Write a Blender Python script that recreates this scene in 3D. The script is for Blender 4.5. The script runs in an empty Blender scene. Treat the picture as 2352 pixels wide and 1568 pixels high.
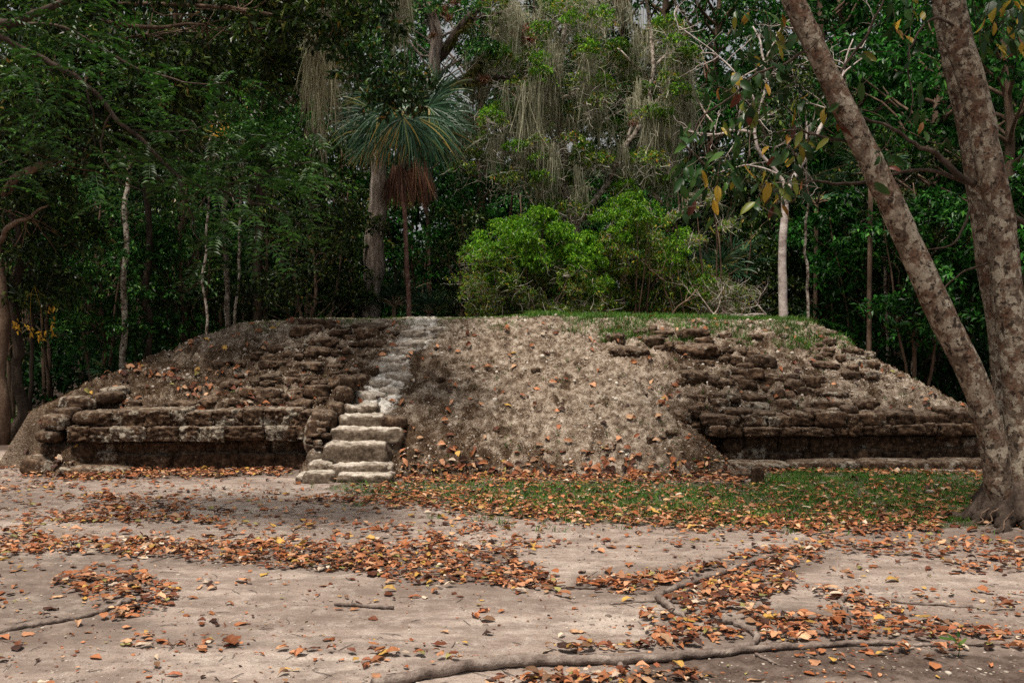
import bpy, math, random
import numpy as np
from mathutils import Vector
C = bpy.context.scene.collection
PI = math.pi
R = math.radians

# ------------------------------------------------------------ camera numbers
EYE = 1.8
FPX = 2287.0
PITCH = math.atan((784 - 715) / FPX)
cp, sp = math.cos(PITCH), math.sin(PITCH)
def at(x, y, Y):
    u = (x - 1176) / FPX; v = (784 - y) / FPX
    dy = cp + sp * v; dz = -sp + cp * v
    return np.array([u * Y / dy, Y, EYE + dz * Y / dy])
def gnd(x, y, z=0.0):
    v = (784 - y) / FPX
    dy = cp + sp * v; dz = -sp + cp * v
    t = (z - EYE) / dz
    return np.array([(x - 1176) / FPX * t, dy * t, z])
def proj(X, Y, Z):
    zc = Y * cp - (Z - EYE) * sp
    yc = Y * sp + (Z - EYE) * cp
    return 1176 + FPX * X / zc, 784 - FPX * yc / zc

# ------------------------------------------------------------ noise
_rs = np.random.RandomState(7)
_perm = _rs.permutation(1024)
_grad = _rs.normal(size=(1024, 3)); _grad /= np.linalg.norm(_grad, axis=1)[:, None]
def perlin(x, y, z):
    x, y, z = np.broadcast_arrays(np.asarray(x, float), np.asarray(y, float), np.asarray(z, float))
    xi = np.floor(x).astype(int); yi = np.floor(y).astype(int); zi = np.floor(z).astype(int)
    xf = x - xi; yf = y - yi; zf = z - zi
    f = lambda t: t * t * t * (t * (t * 6 - 15) + 10)
    u, v, w = f(xf), f(yf), f(zf)
    out = 0
    for i in (0, 1):
        for j in (0, 1):
            for k in (0, 1):
                h = _perm[(_perm[(_perm[(xi + i) % 1024] + yi + j) % 1024] + zi + k) % 1024]
                g = _grad[h]
                d = g[..., 0] * (xf - i) + g[..., 1] * (yf - j) + g[..., 2] * (zf - k)
                out = out + d * (u if i else 1 - u) * (v if j else 1 - v) * (w if k else 1 - w)
    return out * 1.5
def fbm(x, y, z=0.0, o=4, g=.5):
    s = 0; a = 1; f = 1; n = 0
    for i in range(o):
        s = s + a * perlin(x * f + 13.1 * i, y * f + 7.7 * i, z * f + 3.3 * i); n += a; a *= g; f *= 2.03
    return s / n
def sst(a, b, x):
    t = np.clip((x - a) / (b - a), 0, 1); return t * t * (3 - 2 * t)
def smin(a, b, k):
    h = np.clip(.5 + .5 * (b - a) / k, 0, 1); return b * (1 - h) + a * h - k * h * (1 - h)
def smax(a, b, k): return -smin(-a, -b, k)

# ------------------------------------------------------------ mesh helpers
class MB:
    def __init__(s): s.v = []; s.f4 = []; s.f3 = []; s.n = 0; s.at = {}
    def add(s, v, f4=None, f3=None, **attrs):
        v = np.asarray(v, float).reshape(-1, 3)
        if f4 is not None and len(f4): s.f4.append(np.asarray(f4, int).reshape(-1, 4) + s.n)
        if f3 is not None and len(f3): s.f3.append(np.asarray(f3, int).reshape(-1, 3) + s.n)
        s.v.append(v); s.n += len(v)
        for k, a in attrs.items(): s.at.setdefault(k, []).append(np.asarray(a, float).ravel())
    def mesh(s, name, mat, smooth=True):
        v = np.concatenate(s.v)
        me = bpy.data.meshes.new(name)
        f4 = np.concatenate(s.f4) if s.f4 else np.zeros((0, 4), int)
        f3 = np.concatenate(s.f3) if s.f3 else np.zeros((0, 3), int)
        me.vertices.add(len(v)); me.vertices.foreach_set('co', v.ravel().astype(np.float32))
        nl = f4.size + f3.size
        me.loops.add(nl); me.loops.foreach_set('vertex_index', np.concatenate([f4.ravel(), f3.ravel()]).astype(np.int32))
        npoly = len(f4) + len(f3)
        me.polygons.add(npoly)
        st = np.concatenate([np.arange(len(f4)) * 4, len(f4) * 4 + np.arange(len(f3)) * 3]).astype(np.int32)
        me.polygons.foreach_set('loop_start', st)
        me.polygons.foreach_set('use_smooth', np.full(npoly, smooth, bool))
        me.update(calc_edges=True)
        for k, a in s.at.items():
            at_ = me.attributes.new(k, 'FLOAT', 'POINT'); at_.data.foreach_set('value', np.concatenate(a).astype(np.float32))
        me.materials.append(mat)
        return me
    def build(s, name, mat, parent=None, smooth=True):
        o = bpy.data.objects.new(name, s.mesh(name, mat, smooth)); C.objects.link(o)
        if parent is not None: o.parent = parent
        return o
def empty(name, loc=(0, 0, 0)):
    o = bpy.data.objects.new(name, None); C.objects.link(o); o.location = loc; o.empty_display_size = .2
    return o
def tag(o, label=None, cat=None, group=None, kind=None):
    if label: o['label'] = label
    if cat: o['category'] = cat
    if group: o['group'] = group
    if kind: o['kind'] = kind
    return o
def local(mb, loc):
    """move an MB built in world space to be relative to loc"""
    l = np.asarray(loc, float)
    mb.v = [a - l for a in mb.v]; return mb

def catmull(P, n):
    P = np.asarray(P, float)
    if len(P) < 3:
        t = np.linspace(0, 1, n)[:, None]; return P[0] * (1 - t) + P[-1] * t
    Q = np.vstack([2 * P[0] - P[1], P, 2 * P[-1] - P[-2]])
    ts = np.linspace(0, len(P) - 1 - 1e-6, n); out = []
    i = ts.astype(int); t = (ts - i)[:, None]
    p0, p1, p2, p3 = Q[i], Q[i + 1], Q[i + 2], Q[i + 3]
    return .5 * ((2 * p1) + (-p0 + p2) * t + (2 * p0 - 5 * p1 + 4 * p2 - p3) * t * t + (-p0 + 3 * p1 - 3 * p2 + p3) * t ** 3)
def tube(mb, P, rad, n=None, seg=8, amp=0.0, fr=3.0, wig=0.0, rng=None, cap=True, flute=0):
    """round tapering limb through P (k,3+) ; rad = radii at P"""
    P = np.asarray(P, float); rad = np.broadcast_to(np.asarray(rad, float), (len(P),))
    if n is None: n = max(4, len(P) * 3)
    D = catmull(np.column_stack([P, rad]), n)
    c, r = D[:, :3].copy(), np.maximum(D[:, 3], .0008)
    if wig:
        s = (rng or random).random() * 90 if not isinstance(rng, np.random.RandomState) else rng.rand() * 90
        k = np.arange(n) * .37
        c[:, 0] += wig * perlin(k, s, 1.5); c[:, 1] += wig * perlin(k, s, 7.5); c[:, 2] += wig * .6 * perlin(k, s, 13.5)
    T = np.gradient(c, axis=0); T /= np.linalg.norm(T, axis=1)[:, None] + 1e-12
    ref = np.array([0, 1, 0.]) if abs(T[0][1]) < .8 else np.array([1., 0, 0])
    U = np.zeros_like(T); u = ref - T[0] * ref.dot(T[0])
    for i in range(n):
        u = u - T[i] * u.dot(T[i]); u /= np.linalg.norm(u) + 1e-12; U[i] = u
    W = np.cross(T, U)
    a = np.linspace(0, 2 * PI, seg, endpoint=False)
    rr = r[:, None] * np.ones(seg)
    if flute: rr = rr * (1 + .09 * np.sin(a * flute)[None, :] * np.linspace(1, .4, n)[:, None])
    V = c[:, None] + (U[:, None] * np.cos(a)[None, :, None] + W[:, None] * np.sin(a)[None, :, None]) * rr[..., None]
    if amp:
        dsp = fbm(V[..., 0] * fr, V[..., 1] * fr, V[..., 2] * fr * .6, 3)
        V = c[:, None] + (V - c[:, None]) * (1 + amp * dsp[..., None])
    i = np.arange(n - 1)[:, None]; j = np.arange(seg)[None]
    f = np.stack([i * seg + j, i * seg + (j + 1) % seg, (i + 1) * seg + (j + 1) % seg, (i + 1) * seg + j], -1).reshape(-1, 4)
    v = V.reshape(-1, 3)
    f3 = []
    if cap:
        v = np.vstack([v, c[0], c[-1]])
        b = n * seg
        jj = np.arange(seg)
        f3 = np.vstack([np.stack([np.full(seg, b), (jj + 1) % seg, jj], 1), np.stack([np.full(seg, b + 1), (n - 1) * seg + jj, (n - 1) * seg + (jj + 1) % seg], 1)])
    mb.add(v, f, f3)
    return c, r

def cube_sphere(n):
    g = np.linspace(-1, 1, n + 1); verts = {}; V = []; F = []
    def vid(p):
        k = tuple(np.round(p, 5))
        if k not in verts: verts[k] = len(V); V.append(p)
        return verts[k]
    for ax in range(3):
        for sg in (-1, 1):
            for i in range(n):
                for j in range(n):
                    q = []
                    for (a, b) in ((i, j), (i + 1, j), (i + 1, j + 1), (i, j + 1)):
                        p = [0, 0, 0]; p[ax] = sg; p[(ax + 1) % 3] = g[a]; p[(ax + 2) % 3] = g[b]; q.append(vid(p))
                    F.append(q if sg > 0 else q[::-1])
    return np.array(V, float), np.array(F, int)
_CS = {n: cube_sphere(n) for n in (2, 3, 6, 9, 16)}
def rock(mb, c, size, yaw=0., tilt=(0., 0.), n=6, p=4., amp=.10, fr=1.6, seed=0., fine=.0):
    V, F = _CS[n]
    q = V / (np.sum(np.abs(V) ** p, axis=1) ** (1 / p))[:, None]
    s_ = np.asarray(size, float); s_ = s_ / (s_.prod() ** (1 / 3.)); k_ = q * s_
    d = 1 + amp * fbm(k_[:, 0] * fr + seed, k_[:, 1] * fr + seed * 1.7, k_[:, 2] * fr, 4, .6) * 1.6
    if fine: d = d + fine * perlin(k_[:, 0] * 5 + seed, k_[:, 1] * 5, k_[:, 2] * 5)
    q = q * d[:, None] * (np.asarray(size, float) / 2)
    ty, tx = tilt
    cx, sx = math.cos(tx), math.sin(tx); q = q @ np.array([[1, 0, 0], [0, cx, sx], [0, -sx, cx]])
    cy_, sy_ = math.cos(ty), math.sin(ty); q = q @ np.array([[cy_, 0, -sy_], [0, 1, 0], [sy_, 0, cy_]])
    cz, sz = math.cos(yaw), math.sin(yaw); q = q @ np.array([[cz, sz, 0], [-sz, cz, 0], [0, 0, 1]])
    mb.add(q + np.asarray(c), F)

def nrm(a): return a / (np.linalg.norm(a, axis=-1, keepdims=True) + 1e-9)
def leaf_quads(mb, P, A, N, L, W, fold=.12, droop=.12):
    """simple pointed leaves folded on the midrib; arrays (n,3),(n,3),(n,3),(n,),(n,)"""
    A = nrm(A); S = nrm(np.cross(A, N)); N = np.cross(S, A)
    L = L[:, None]; W = W[:, None]
    b = P
    m1 = P + A * L * .42 + S * W * .5 + N * L * fold
    m2 = P + A * L * .42 - S * W * .5 + N * L * fold
    t = P + A * L - N * L * droop
    V = np.stack([b, m1, t, m2], 1).reshape(-1, 3)
    k = np.arange(len(P))[:, None] * 4
    F = np.concatenate([k + np.array([[0, 1, 2]]), k + np.array([[0, 2, 3]])])
    mb.add(V, None, F)
def big_leaves(mb, P, A, N, L, W, cup=.2, bend=.2, rng=None, ragged=0.0, nu=6):
    """leaves with shape and curl: (nu x 3) grids"""
    n = len(P); rng = rng or np.random.RandomState(0)
    A = nrm(A); S = nrm(np.cross(A, N)); N = np.cross(S, A)
    u = np.linspace(0, 1, nu)
    w = np.sin(PI * np.clip(u, 0, 1) ** .8) ** .75; w[0] = .06; w[-1] = .02
    w = np.broadcast_to(w, (n, nu)).copy()
    if ragged: w *= 1 + ragged * (rng.rand(n, nu) - .5)
    cup = np.broadcast_to(cup, (n,)); bend = np.broadcast_to(bend, (n,))
    V = np.zeros((n, nu, 3, 3))
    twist = (rng.rand(n) - .5) * 1.2
    for k, v in enumerate((-1, 0, 1)):
        lat = v * w * W[:, None] * .5 * (1 - .25 * np.abs(cup)[:, None] * abs(v))
        up = cup[:, None] * W[:, None] * .5 * w * abs(v) + bend[:, None] * L[:, None] * (np.sin(u * PI)[None] * .35 - .0 * u)
        up = up + v * twist[:, None] * W[:, None] * .25 * (u - .5)[None] * 2
        if ragged: up = up + (rng.rand(n, nu) - .5) * W[:, None] * .16 * abs(v)
        V[:, :, k] = P[:, None] + A[:, None] * (u[None] * L[:, None])[..., None] + S[:, None] * lat[..., None] + N[:, None] * up[..., None]
    base = np.arange(n)[:, None] * nu * 3
    F = []
    for i in range(nu - 1):
        for k in range(2):
            a = i * 3 + k
            F.append(base + np.array([[a, a + 1, a + 4, a + 3]]))
    mb.add(V.reshape(-1, 3), np.concatenate(F))

# ------------------------------------------------------------ materials
def mat(name):
    m = bpy.data.materials.new(name); m.use_nodes = True; nt = m.node_tree; nt.nodes.clear(); return m, nt
class NT:
    def __init__(s, nt): s.nt = nt
    def n(s, t, **kw):
        o = s.nt.nodes.new(t)
        for k, v in kw.items():
            if k in o.inputs: o.inputs[k].default_value = v
            else: setattr(o, k, v)
        return o
    def l(s, a, b): s.nt.links.new(a, b)
    def ramp(s, fac, stops, interp='LINEAR'):
        r = s.nt.nodes.new('ShaderNodeValToRGB'); r.color_ramp.interpolation = interp
        e = r.color_ramp.elements
        while len(e) < len(stops): e.new(.5)
        for el, (p, c) in zip(e, stops):
            el.position = p; el.color = (*c, 1) if len(c) == 3 else c
        s.l(fac, r.inputs['Fac']); return r.outputs['Color']
    def noise(s, vec, scale, detail=4, rough=.55, dist=0.0):
        o = s.n('ShaderNodeTexNoise'); o.inputs['Scale'].default_value = scale; o.inputs['Detail'].default_value = detail
        o.inputs['Roughness'].default_value = rough; o.inputs['Distortion'].default_value = dist
        if vec is not None: s.l(vec, o.inputs['Vector'])
        return o.outputs['Fac']
    def vor(s, vec, scale, feature='F1', rand=1.0):
        o = s.n('ShaderNodeTexVoronoi'); o.feature = feature; o.inputs['Scale'].default_value = scale; o.inputs['Randomness'].default_value = rand
        s.l(vec, o.inputs['Vector']); return o
    def mix(s, fac, a, b, mode='MIX'):
        o = s.n('ShaderNodeMix'); o.data_type = 'RGBA'; o.blend_type = mode
        for inp, x in ((o.inputs[0], fac), (o.inputs[6], a), (o.inputs[7], b)):
            if isinstance(x, (int, float)): inp.default_value = x
            elif isinstance(x, tuple): inp.default_value = (*x, 1) if len(x) == 3 else x
            else: s.l(x, inp)
        return o.outputs[2]
    def math(s, op, a, b=0.0, clamp=False):
        o = s.n('ShaderNodeMath'); o.operation = op; o.use_clamp = clamp
        for inp, x in ((o.inputs[0], a), (o.inputs[1], b)):
            if isinstance(x, (int, float)): inp.default_value = x
            else: s.l(x, inp)
        return o.outputs[0]
    def attr(s, name):
        o = s.n('ShaderNodeAttribute'); o.attribute_name = name; return o.outputs['Fac']
    def mr(s, x, a, b, c=0., d=1.):
        o = s.n('ShaderNodeMapRange'); o.inputs[1].default_value = a; o.inputs[2].default_value = b; o.inputs[3].default_value = c; o.inputs[4].default_value = d
        s.l(x, o.inputs[0]); return o.outputs[0]
    def bump(s, h, strength, dist=.01, normal=None):
        o = s.n('ShaderNodeBump'); o.inputs['Strength'].default_value = strength; o.inputs['Distance'].default_value = dist
        s.l(h, o.inputs['Height'])
        if normal is not None: s.l(normal, o.inputs['Normal'])
        return o.outputs['Normal']
    def out(s, col, rough=.9, normal=None, spec=.3, transl=0., tcol=None):
        p = s.n('ShaderNodeBsdfPrincipled')
        if isinstance(col, tuple): p.inputs['Base Color'].default_value = (*col, 1)
        else: s.l(col, p.inputs['Base Color'])
        if isinstance(rough, (int, float)): p.inputs['Roughness'].default_value = rough
        else: s.l(rough, p.inputs['Roughness'])
        p.inputs['Specular IOR Level'].default_value = spec
        if normal is not None: s.l(normal, p.inputs['Normal'])
        o = s.n('ShaderNodeOutputMaterial'); sh = p.outputs[0]
        if transl:
            t = s.n('ShaderNodeBsdfTranslucent')
            if isinstance(col, tuple): t.inputs[0].default_value = (*col, 1)
            else: s.l(tcol if tcol is not None else col, t.inputs[0])
            m = s.n('ShaderNodeMixShader'); m.inputs[0].default_value = transl
            s.l(sh, m.inputs[1]); s.l(t.outputs[0], m.inputs[2]); sh = m.outputs[0]
        s.l(sh, o.inputs[0])
def leaf_mat(name, stops, rough=.42, transl=.3, spec=.45, patch=.5, pscale=.7):
    m, nt = mat(name); t = NT(nt)
    g = t.n('ShaderNodeNewGeometry')
    base = t.ramp(g.outputs['Random Per Island'], stops)
    oi = t.n('ShaderNodeTexCoord')
    nz = t.noise(oi.outputs['Object'], pscale, 2)
    v = t.mr(nz, .3, .7, 1 - patch, 1 + patch)
    hsv = t.n('ShaderNodeHueSaturation'); t.l(base, hsv.inputs['Color']); t.l(v, hsv.inputs['Value'])
    t.out(hsv.outputs[0], rough, None, spec, transl)
    return m
def litter_mat(name, stops):
    m, nt = mat(name); t = NT(nt)
    g = t.n('ShaderNodeNewGeometry')
    base = t.ramp(g.outputs['Random Per Island'], stops, 'CONSTANT')
    tc = t.n('ShaderNodeTexCoord')
    nz = t.noise(tc.outputs['Object'], 45, 3)
    c = t.mix(t.mr(nz, .4, .75, 0, .55), base, t.mix(.65, base, (.05, .02, .012)))
    wn = t.n('ShaderNodeTexWhiteNoise'); wn.noise_dimensions = '1D'; t.l(g.outputs['Random Per Island'], wn.inputs['W'])
    hsv = t.n('ShaderNodeHueSaturation'); t.l(c, hsv.inputs['Color']); t.l(t.mr(wn.outputs['Value'], 0, 1, .6, 1.3), hsv.inputs['Value'])
    t.out(hsv.outputs[0], .62, t.bump(nz, .3, .003), .3, .12)
    return m
M = {}
def earth():
    m, nt = mat('mound_earth'); t = NT(nt)
    P = t.n('ShaderNodeTexCoord').outputs['Object']
    n1 = t.noise(P, 2.2, 6, .62); n2 = t.noise(P, 11, 6, .68); n3 = t.noise(P, 60, 5, .7)
    c = t.ramp(n2, [(.32, (.065, .042, .027)), (.45, (.19, .14, .10)), (.56, (.37, .30, .235)), (.7, (.60, .52, .43))])
    # moss / brown crust
    mo = t.attr('moss')
    mk = t.mr(t.math('ADD', t.math('MULTIPLY', t.math('SUBTRACT', n2, .5), 1.9), t.math('ADD', mo, t.math('MULTIPLY', t.math('SUBTRACT', n3, .5), 1.3))), .36, .62)
    moc = t.ramp(t.math('ADD', t.math('MULTIPLY', n3, .5), t.math('MULTIPLY', n2, .5)), [(.36, (.014, .008, .005)), (.48, (.055, .033, .019)), (.6, (.15, .10, .062)), (.7, (.34, .27, .20))])
    c = t.mix(mk, c, moc)
    # white worn path
    pth = t.attr('path')
    pk = t.mr(t.math('ADD', pth, t.math('MULTIPLY', t.math('SUBTRACT', n2, .5), 2.6)), .28, .95)
    c = t.mix(pk, c, t.ramp(n3, [(.25, (.42, .375, .32)), (.45, (.68, .635, .57)), (.7, (.86, .83, .77))]))
    # pale grit and dark pits
    vo = t.vor(P, 55); g = t.math('MULTIPLY', t.mr(vo.outputs['Distance'], .16, .26, 1, 0), t.math('MULTIPLY', t.mr(n1, .42, .6), t.math('SUBTRACT', 1., pk)))
    c = t.mix(t.math('MULTIPLY', g, .65), c, (.58, .53, .47))
    vd = t.vor(P, 38); g2 = t.mr(vd.outputs['Distance'], .1, .2, .7, 0)
    c = t.mix(t.math('MULTIPLY', g2, t.math('SUBTRACT', 1., pk)), c, (.03, .022, .016))
    h = t.math('ADD', t.math('MULTIPLY', n2, .6), t.math('MULTIPLY', n3, .55))
    h = t.math('SUBTRACT', h, t.math('MULTIPLY', g2, .3))
    h = t.math('MULTIPLY', h, t.math('SUBTRACT', 1., t.math('MULTIPLY', pk, .78)))
    t.out(c, .95, t.bump(h, 1.0, .05), .12); return m
def stone(name, mossy=1.0, pale=(.36, .33, .27)):
    m, nt = mat(name); t = NT(nt)
    P = t.n('ShaderNodeTexCoord').outputs['Object']
    geo = t.n('ShaderNodeNewGeometry')
    n1 = t.noise(P, 4.5, 5, .6); n2 = t.noise(P, 17, 6, .7); n3 = t.noise(P, 75, 4, .7)
    c = t.ramp(n2, [(.3, (.012, .007, .0045)), (.46, (.040, .023, .014)), (.58, (.095, .058, .035)), (.74, (.22, .155, .105))])
    hsv = t.n('ShaderNodeHueSaturation'); t.l(c, hsv.inputs['Color']); t.l(t.mr(geo.outputs['Random Per Island'], 0, 1, .7, 1.5), hsv.inputs['Value'])
    c = hsv.outputs[0]
    lk = t.math('MULTIPLY', t.mr(t.math('ADD', n1, t.math('MULTIPLY', t.math('SUBTRACT', geo.outputs['Random Per Island'], .5), .2)), .53 + .07 * mossy, .58 + .07 * mossy), t.mr(n2, .42, .56))
    c = t.mix(t.math('MULTIPLY', lk, .8), c, pale)
    vo = t.vor(P, 26); sk = t.math('MULTIPLY', t.mr(vo.outputs['Distance'], .12, .2, 1, 0), t.mr(n1, .45, .55))
    c = t.mix(t.math('MULTIPLY', sk, .6), c, (.42, .38, .30))
    # dust lies on upward faces
    z = t.n('ShaderNodeSeparateXYZ'); t.l(geo.outputs['Normal'], z.inputs[0])
    up = t.math('MULTIPLY', t.mr(z.outputs[2], .45, .95), t.mr(n2, .35, .62))
    c = t.mix(t.math('MULTIPLY', up, .45), c, (.27, .215, .165))
    h = t.math('ADD', t.math('MULTIPLY', n2, .7), t.math('MULTIPLY', n3, .4))
    t.out(c, .95, t.bump(h, .9, .03), .15); return m
def step_mat(a=(.035, .025, .017), b=(.115, .086, .062), c_=(.25, .205, .16)):
    m, nt = mat('worn_limestone'); t = NT(nt)
    P = t.n('ShaderNodeTexCoord').outputs['Object']; geo = t.n('ShaderNodeNewGeometry')
    n1 = t.noise(P, 5, 5, .6); n2 = t.noise(P, 22, 6, .7); n3 = t.noise(P, 90, 4, .7)
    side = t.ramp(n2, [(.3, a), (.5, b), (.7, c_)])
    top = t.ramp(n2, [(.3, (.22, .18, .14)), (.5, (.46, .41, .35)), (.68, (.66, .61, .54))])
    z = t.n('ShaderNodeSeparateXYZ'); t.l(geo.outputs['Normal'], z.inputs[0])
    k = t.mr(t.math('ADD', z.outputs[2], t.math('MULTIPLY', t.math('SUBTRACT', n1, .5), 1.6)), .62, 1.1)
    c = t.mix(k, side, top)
    h = t.math('ADD', t.math('MULTIPLY', n2, .7), t.math('MULTIPLY', n3, .3))
    t.out(c, .92, t.bump(h, .8, .02), .15); return m
def ground_mat():
    m, nt = mat('dirt_ground'); t = NT(nt)
    P = t.n('ShaderNodeTexCoord').outputs['Object']
    mp = t.n('ShaderNodeMapping'); mp.inputs['Scale'].default_value = (.55, 1.5, 1); t.l(P, mp.inputs[0]); PS = mp.outputs[0]
    n1 = t.noise(PS, .9, 5, .6); n2 = t.noise(P, 8, 6, .7); n3 = t.noise(P, 70, 5, .75); n4 = t.noise(PS, 5, 5, .7)
    c = t.ramp(n1, [(.30, (.19, .145, .12)), (.5, (.30, .24, .205)), (.68, (.43, .365, .315))])
    c = t.mix(t.mr(n4, .42, .60, 0, .7), c, (.15, .112, .092))
    c = t.mix(t.mr(n2, .5, .75, 0, .5), c, (.52, .46, .41))
    c = t.mix(t.mr(n3, .5, .7, 0, .75), c, (.10, .07, .058))
    v = t.vor(P, 60); c = t.mix(t.math('MULTIPLY', t.mr(v.outputs['Distance'], .1, .17, .8, 0), t.mr(n2, .45, .6)), c, (.60, .55, .49))
    v2 = t.vor(P, 33); c = t.mix(t.math('MULTIPLY', t.mr(v2.outputs['Distance'], .06, .11, .9, 0), t.mr(n4, .4, .55)), c, (.055, .035, .026))
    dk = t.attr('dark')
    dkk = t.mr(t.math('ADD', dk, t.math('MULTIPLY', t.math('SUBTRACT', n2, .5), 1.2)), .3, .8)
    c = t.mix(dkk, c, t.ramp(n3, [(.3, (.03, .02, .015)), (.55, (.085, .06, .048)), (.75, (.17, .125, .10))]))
    gr = t.mr(t.math('ADD', t.attr('green'), t.math('MULTIPLY', t.math('SUBTRACT', n2, .5), .9)), .3, .7)
    c = t.mix(gr, c, t.ramp(n3, [(.35, (.018, .022, .009)), (.6, (.05, .06, .02))]))
    h = t.math('ADD', t.math('MULTIPLY', n2, .5), t.math('MULTIPLY', n3, .45))
    t.out(c, .93, t.bump(h, .8, .018), .2); return m
def bark(name, dark, mid, light, scale=8., stretch=.25, blotch=0., bcol=(.1, .05, .035), fur=.03):
    m, nt = mat(name); t = NT(nt)
    P = t.n('ShaderNodeTexCoord').outputs['Object']
    mp = t.n('ShaderNodeMapping'); mp.inputs['Scale'].default_value = (1, 1, stretch); t.l(P, mp.inputs[0]); PS = mp.outputs[0]
    n1 = t.noise(PS, scale, 6, .65); n2 = t.noise(P, scale * 5, 4, .65)
    k = t.math('ADD', t.math('MULTIPLY', n1, .7), t.math('MULTIPLY', n2, .3))
    c = t.ramp(k, [(.34, dark), (.5, mid), (.64, light)])
    h = t.math('ADD', n1, t.math('MULTIPLY', n2, .4))
    if blotch:
        v = t.vor(PS, scale * 2.2); v.inputs['Randomness'].default_value = 1
        # plates of lichen with thin dark rims
        e = t.vor(PS, scale * 2.2, 'DISTANCE_TO_EDGE')
        wn = t.n('ShaderNodeSeparateColor'); t.l(v.outputs['Color'], wn.inputs[0])
        c = t.mix(t.mr(wn.outputs[0], .55, .6, 0, .75), c, light)
        c = t.mix(t.mr(e.outputs['Distance'], .0, .05, .55, 0), c, dark)
        b = t.noise(P, scale * .9, 5, .7)
        c = t.mix(t.mr(b, .545 - blotch * .05, .56, 0, .85), c, t.mix(t.mr(n2, .4, .6), bcol, tuple(x * 2.4 for x in bcol)))
        b2 = t.noise(P, scale * 2.3, 4, .7)
        c = t.mix(t.mr(b2, .56, .585, 0, .9), c, (.024, .016, .011))
    t.out(c, .9, t.bump(h, .8, fur), .2); return m
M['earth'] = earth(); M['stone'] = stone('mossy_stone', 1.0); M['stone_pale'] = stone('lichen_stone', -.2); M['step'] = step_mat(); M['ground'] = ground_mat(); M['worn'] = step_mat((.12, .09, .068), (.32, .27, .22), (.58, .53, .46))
M['root'] = bark('root_bark', (.055, .040, .032), (.17, .132, .112), (.30, .25, .215), 9, 1., fur=.03)
M['stick'] = bark('dead_wood', (.05, .035, .03), (.11, .085, .07), (.2, .16, .14), 14, .5, fur=.006)
M['pebble'], nt = mat('pale_pebble'); t = NT(nt); g = t.n('ShaderNodeNewGeometry')
t.out(t.ramp(g.outputs['Random Per Island'], [(0, (.13, .10, .08)), (.5, (.26, .215, .18)), (1, (.44, .385, .33))]), .9, None, .2)
LIT = [(0, (.27, .085, .028)), (.14, (.42, .165, .070)), (.26, (.12, .036, .016)), (.38, (.52, .25, .13)), (.49, (.32, .125, .050)), (.59, (.045, .018, .011)), (.69, (.55, .33, .19)), (.77, (.22, .12, .065)),
       (.84, (.30, .10, .045)), (.90, (.50, .30, .07)), (.945, (.30, .27, .09)), (.965, (.56, .45, .34))]
M['litter'] = litter_mat('dry_leaf', LIT)
M['crumb'], nt = mat('limestone_crumb'); t = NT(nt); g = t.n('ShaderNodeNewGeometry')
t.out(t.ramp(g.outputs['Random Per Island'], [(0, (.14, .105, .08)), (.4, (.30, .24, .19)), (.85, (.46, .40, .335)), (1, (.64, .60, .53))]), .9, None, .2)
M['dry_moss'] = leaf_mat('dry_moss', [(0, (.022, .012, .006)), (.5, (.060, .034, .018)), (.85, (.13, .08, .042)), (1, (.24, .17, .09))], .9, .1, .05, .3, 2.)
M['grass'] = leaf_mat('grass_blade', [(0, (.018, .065, .006)), (.5, (.050, .15, .012)), (.85, (.11, .24, .03)), (1, (.22, .20, .06))], .5, .25, .3, .35, 1.5)
M['weed'] = leaf_mat('weed_leaf', [(0, (.02, .06, .012)), (.6, (.05, .12, .02)), (1, (.10, .16, .03))], .5, .25, .3, .2)

# ------------------------------------------------------------ masks given as polylines of the picture, laid on real ground
def seg_d(px, py, pts):
    """distance to polyline with per-point radius -> d / r (min)"""
    best = np.full(np.shape(px), 1e9)
    for (x0, y0, r0), (x1, y1, r1) in zip(pts[:-1], pts[1:]):
        dx, dy = x1 - x0, y1 - y0; L = dx * dx + dy * dy + 1e-9
        t = np.clip(((px - x0) * dx + (py - y0) * dy) / L, 0, 1)
        d = np.hypot(px - x0 - t * dx, py - y0 - t * dy) / (r0 + (r1 - r0) * t)
        best = np.minimum(best, d)
    return best

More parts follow.
